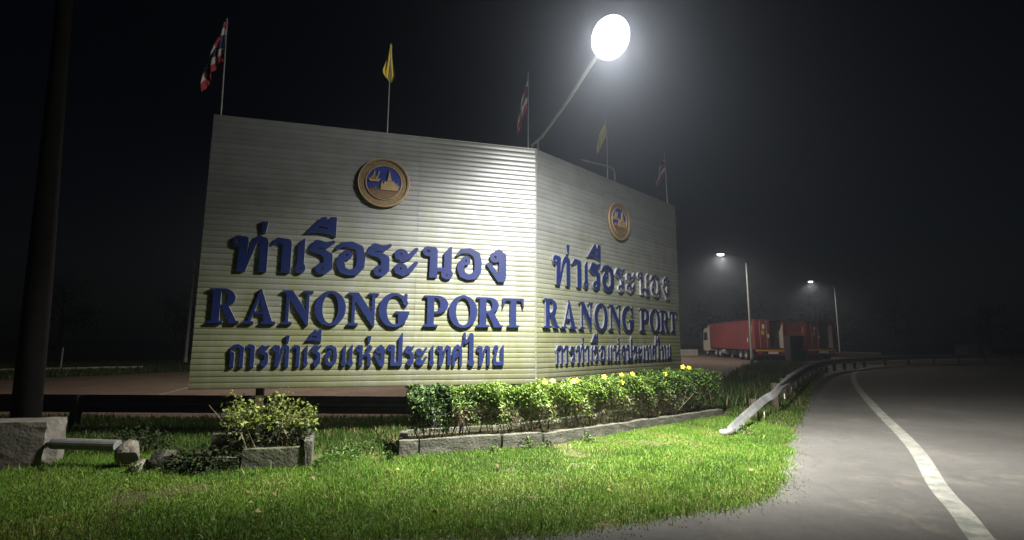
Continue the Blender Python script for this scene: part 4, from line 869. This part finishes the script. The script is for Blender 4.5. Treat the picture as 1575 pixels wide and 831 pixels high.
# ------------------------------------------------------------------ container trucks
def make_truck():
    t = empty('container_truck')
    b = MB().box(.0, 12.4, -.55, -.40, .66, .90).box(.0, 12.4, .40, .55, .66, .90)
    for x in np.linspace(.2, 12.1, 9): b.box(x-.06, x+.06, -1.15, 1.15, .78, .905)
    b.obj('chassis', M['chassis'], t)
    b = MB().box(-.10, .0, -1.2, 1.2, .80, .945); b.obj('rear_beam', M['amber'], t)
    MB().box(-.08, -.02, -1.15, 1.15, .46, .58).box(-.05, .05, -.7, -.6, .58, .8).box(-.05, .05, .6, .7, .58, .8).obj('underrun_bar', M['redframe'], t)
    MB().box(-.13, -.10, -.55, .25, .60, .78).obj('number_board', M['sticker'], t)
    for y in (-1.0, .85): MB().box(-.14, -.10, y-.05, y+.2, .62, .76).obj('tail_lamp', M['tail'], t)
    wl = MB().lathe([(.26, -.12), (.44, -.14), (.49, -.10), (.49, .10), (.44, .14), (.26, .12)], 20, axis='y').mesh('wheel', M['tyre'], smooth=False)
    rm = MB().lathe([(0, -.07), (.12, -.09), (.14, -.04), (.24, -.03), (.27, -.13), (.27, .1), (0, .1)], 14, axis='y').mesh('rim', M['rim'])
    for x in (1.1, 2.4, 3.7, 9.3, 10.6, 13.6):
        for s in (-1, 1):
            wo = link('wheel', wl, t, (x, s*1.02, .49), 0 if s < 0 else math.pi); link('rim', rm, wo)
            if x != 13.6: wo2 = link('wheel', wl, t, (x, s*.72, .49))
    for s in (-1, 1):
        MB().box(4.5, 5.6, s*1.1-.25, s*1.1+.2, .40, .78).obj('tool_box', M['chassis'], t, bevel=.02)
        MB().tube([(7.6, s*1.0, .62), (8.6, s*1.0, .62)], .24, 14).obj('fuel_tank', M['rim'], t)
        MB().box(6.4, 6.55, s*.9-.07, s*.9+.07, .05, .8).obj('landing_leg', M['rim'], t)
        MB().box(.5, 4.3, s*1.16-.02, s*1.16+.02, .98-.30, .74).obj('mudguard', M['chassis'], t)
    cb = MB().prism([(12.55, .62), (14.75, .55), (14.78, 1.5), (14.55, 2.75), (14.1, 3.02), (12.55, 3.02)], -1.22, 1.22)
    cab = cb.obj('cab', M['cabw'], t, bevel=.05)
    MB().prism([(12.55, 3.03), (13.9, 3.03), (13.5, 3.30), (12.6, 3.42)], -1.0, 1.0).obj('roof_fairing', M['cabw'], t, bevel=.03)
    for s in (-1, 1):
        MB().prism([(13.15, 1.75), (14.42, 1.70), (14.30, 2.55), (13.15, 2.60)], s*1.235-.012, s*1.235+.012).obj('side_window', M['glass'], t)
        MB().box(12.95, 12.99, s*1.225-.01, s*1.225+.01, .8, 2.7).obj('door_seam', M['chassis'], t)
        MB().box(14.5, 14.72, s*1.42-.04, s*1.42+.04, 1.8, 2.5).box(14.55, 14.6, s*1.3-.12, s*1.3+.12, 2.4, 2.44).obj('mirror', M['chassis'], t)
        MB().box(14.0, 14.6, s*1.15-.12, s*1.15+.10, .35, .62).obj('step', M['chassis'], t)
        MB().box(14.76, 14.80, s*.85-.18, s*.85+.18, .72, .92).obj('headlight', M['sticker'], t)
    MB().box(0, .02, -1.05, 1.05, 0, .98).obj('windscreen', M['glass'], t, (14.785, 0, 1.58)).rotation_euler = (0, R(-10.5), 0)
    MB().box(14.6, 14.9, -1.22, 1.22, .35, .70).obj('bumper', M['chassis'], t, bevel=.03)
    return t
def make_container():
    c = empty('shipping_container'); Lc, Wc, Hc = 12.19, 2.44, 2.55
    b = MB()                                                       # corrugated side walls and front
    n = 84; step = (Lc-.24)/n; pt = []
    for i in range(n+1): pt.append((.12+i*step, 0 if i % 4 in (0, 1) else .036))
    for s in (-1, 1):
        for (x0, d0), (x1, d1) in zip(pt, pt[1:]):
            y0, y1 = s*(Wc/2-.045+d0), s*(Wc/2-.045+d1)
            b.quad([(x0, y0, .12), (x1, y1, .12), (x1, y1, Hc-.10), (x0, y0, Hc-.10)])
    b.box(Lc-.08, Lc-.04, -Wc/2+.06, Wc/2-.06, .1, Hc-.08)
    b.obj('corrugated_walls', M['red'], c, fix=False)
    MB().box(.1, Lc-.1, -Wc/2+.08, Wc/2-.08, Hc-.05, Hc-.02).obj('roof', M['redframe'], c)
    f = MB()
    for s in (-1, 1):
        f.box(0, Lc, s*(Wc/2-.04)-.04, s*(Wc/2-.04)+.04, 0, .13).box(0, Lc, s*(Wc/2-.04)-.04, s*(Wc/2-.04)+.04, Hc-.11, Hc)
        for x in (0, Lc-.13): f.box(x-.003, x+.133, s*(Wc/2-.06)-.063, s*(Wc/2-.06)+.063, -.003, Hc+.003)
    for x in (0.02, Lc-.10): f.box(x, x+.08, -Wc/2+.12, Wc/2-.12, 0, .12).box(x, x+.08, -Wc/2+.12, Wc/2-.12, Hc-.10, Hc-.002)
    f.obj('frame', M['redframe'], c)
    MB().box(.1, Lc-.12, -Wc/2+.1, Wc/2-.1, .125, .15).obj('floor', M['chassis'], c)
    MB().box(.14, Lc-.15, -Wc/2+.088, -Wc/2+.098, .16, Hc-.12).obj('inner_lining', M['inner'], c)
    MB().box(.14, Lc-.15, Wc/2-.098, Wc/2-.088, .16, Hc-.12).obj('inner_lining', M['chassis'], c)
    dm = MB().box(-.045, 0, .0, 1.16, .14, Hc-.12)
    for z in (.5, 1.05, 1.6): dm.box(-.06, -.045, .06, 1.10, z, z+.36)
    d1 = dm.obj('door', M['red'], c, (-.004, .03, 0))
    for y in (.25, .80):
        MB().tube([(-.085, y, .12), (-.085, y, Hc-.12)], .022, 8).obj('locking_bar', M['lock'], d1)
    MB().box(-.075, -.062, .45, .68, 1.25, 1.62).obj('sticker', M['amber'], d1)
    MB().box(-.075, -.062, .42, .60, 1.75, 2.1).obj('sticker', M['sticker'], d1)
    MB().box(-.075, -.062, .08, .2, 1.0, 1.3).obj('sticker', M['sticker'], d1)
    d2 = MB().box(.0, 1.16, -.045, 0, .14, Hc-.12).obj('door', M['red'], c, (.06, -Wc/2-.06, 0)); d2['label'] = 'door folded open along the container side'
    MB().box(1.5, 1.7, Wc/2+.0, Wc/2+.006, .65, 1.0).obj('sticker', M['sticker'], c)
    MB().box(.55, .80, Wc/2+.0, Wc/2+.006, 1.5, 2.1).obj('sticker', M['amber'], c)
    return c
hdg = math.atan2(12.2, 1.05); axd = Vector((math.cos(hdg), math.sin(hdg), 0)); lfd = Vector((-axd.y, axd.x, 0))
truck = make_truck(); cont = make_container()
def place(o, rear_left, z):
    p = Vector((*rear_left, 0)) - lfd*1.22; o.location = (p.x, p.y, z); o.rotation_euler = (0, 0, hdg)
place(truck, (20.25, 42.0), .004); place(cont, (20.25, 42.0), .92)
tag(truck, 'cream cabbed truck with trailer carrying the nearer left red container', 'truck', 'container trucks parked in the yard')
tag(cont, 'red shipping container with one rear door open, nearer left of two', 'container', 'red shipping containers on the trucks')
t2 = copy_tree(truck); c2 = copy_tree(cont); place(t2, (27.2, 46.5), .004); place(c2, (27.2, 46.5), .92)
tag(t2, 'truck trailer under the right hand red container, mostly hidden', 'truck', 'container trucks parked in the yard')
tag(c2, 'red shipping container at the right, partly hidden by a dark cabinet', 'container', 'red shipping containers on the trucks')
cbn = tag(empty('dark_cabinet', (20.45, 36.6, 0), R(4)), 'tall black cabinet standing between the two red containers', 'cabinet')
MB().box(-.50, .50, -.35, .35, .0, 1.96).obj('body', M['cabinet'], cbn, bevel=.02)
MB().box(-.53, .53, -.39, .38, 1.96, 2.03).obj('cap', M['cabinet'], cbn)
MB().box(-.43, .43, -.372, -.352, .12, 1.86).obj('door', M['cabinet'], cbn)
MB().box(.30, .34, -.40, -.373, .95, 1.12).obj('handle', M['steel'], cbn)

# ------------------------------------------------------------------ far dark things
sd = tag(empty('shed', (63.8, 70, 0)), 'faint pale low shed in the darkness at far right', 'shed')
MB().box(-1.6, 1.6, -1, 1, 0, 1.45).obj('wall', M['shed'], sd)
MB().prism([(-1.9, 1.45), (1.9, 1.45), (0, 1.95)], -1.2, 1.2).obj('roof', M['shedroof'], sd)
MB().box(-.3, .5, -1.02, -1.0, .02, 1.3).obj('door', M['shedroof'], sd)
tag(MB().tube([(0, 0, 0), (0, 0, .95), (0, 0, 1.1)], [.035, .035, .02], 8).obj('marker_post', M['greenpaint'], None, (-21.5, 24.3, 0)), 'thin pale marker post standing just beyond the white kerb', 'post')
def tree_meshes(seed, h):
    r_ = random.Random(seed); s = MB(); tips = []
    s.tube([(0, 0, 0), (.1, .05, h*.25), (.0, .1, h*.5), (.1, 0, h*.8)], [.22, .17, .11, .03], 9)
    for i in range(9):
        z = h*r_.uniform(.28, .7); a = r_.uniform(0, 6.28); l = h*r_.uniform(.18, .34); d = Vector((math.cos(a), math.sin(a), r_.uniform(.3, .9)))
        p = Vector((.05, .05, z)); q = p + d*l*.5; e_ = p + d*l; s.tube([p, q+Vector((0, 0, .1)), e_], [.09, .05, .02], 6); tips += [q, e_, e_+Vector((0, 0, .4))]
    tr = s.mesh('trunk', M['bark'], fix=False)
    T = np.array([tuple(t) for t in tips] + [(.1, 0, h*.8), (.1, 0, h*.92)]); n = 2600; c = T[rng.integers(0, len(T), n)]
    P = c + rng.normal(0, h*.075, (n, 3)); od = unit(P-np.array([0, 0, h*.5]))
    return tr, leaves('crown', P, od, rng.uniform(.16, .34, n), pick(n, [(.02, .036, .012), (.03, .048, .016), (.015, .028, .01)]), M['leaftree'], .5)
TM = [tree_meshes(31, 8.5), tree_meshes(32, 7.2), tree_meshes(33, 9.6)]
for i, (x, y) in enumerate([(-52, 58), (-44, 66), (-37, 60), (-30, 68), (-22, 64), (-14, 70), (-6, 66), (3, 72), (12, 70), (20, 76), (27, 71), (35, 78), (44, 74), (53, 82), (64, 84), (76, 80)]):
    t = tag(empty('tree', (x, y, 0), i*1.3), 'dark leafy tree in the unlit row beyond the yard', 'tree', 'dark trees in a row beyond the yard')
    a, c = TM[i % 3]; link('trunk', a, t); link('crown', c, t)

# ------------------------------------------------------------------ haze: night air round everything, also standing in for lamp bloom
hz, ht, hb_ = nodes('haze_and_bloom_air'); ht.nodes.remove(hb_)
pv = ht.nodes.new('ShaderNodeVolumePrincipled'); pv.inputs['Color'].default_value = (.58, .70, 1, 1); pv.inputs['Density'].default_value = HAZE_DENSITY; pv.inputs['Anisotropy'].default_value = .60
vs = ht.nodes.new('ShaderNodeVolumeScatter'); vs.inputs['Color'].default_value = (.76, .85, 1, 1); vs.inputs['Density'].default_value = .0042; vs.inputs['Anisotropy'].default_value = .86   # second scatter added to imitate the tight bloom halo
va = ht.nodes.new('ShaderNodeAddShader'); ht.links.new(pv.outputs[0], va.inputs[0]); ht.links.new(vs.outputs[0], va.inputs[1])
ht.links.new(va.outputs[0], ht.nodes['Material Output'].inputs['Volume'])
hx = MB().box(-420, 420, -170, 520, -1, 14.0).obj('haze', hz); tag(hx, kind='stuff'); hx.display_type = 'WIRE'
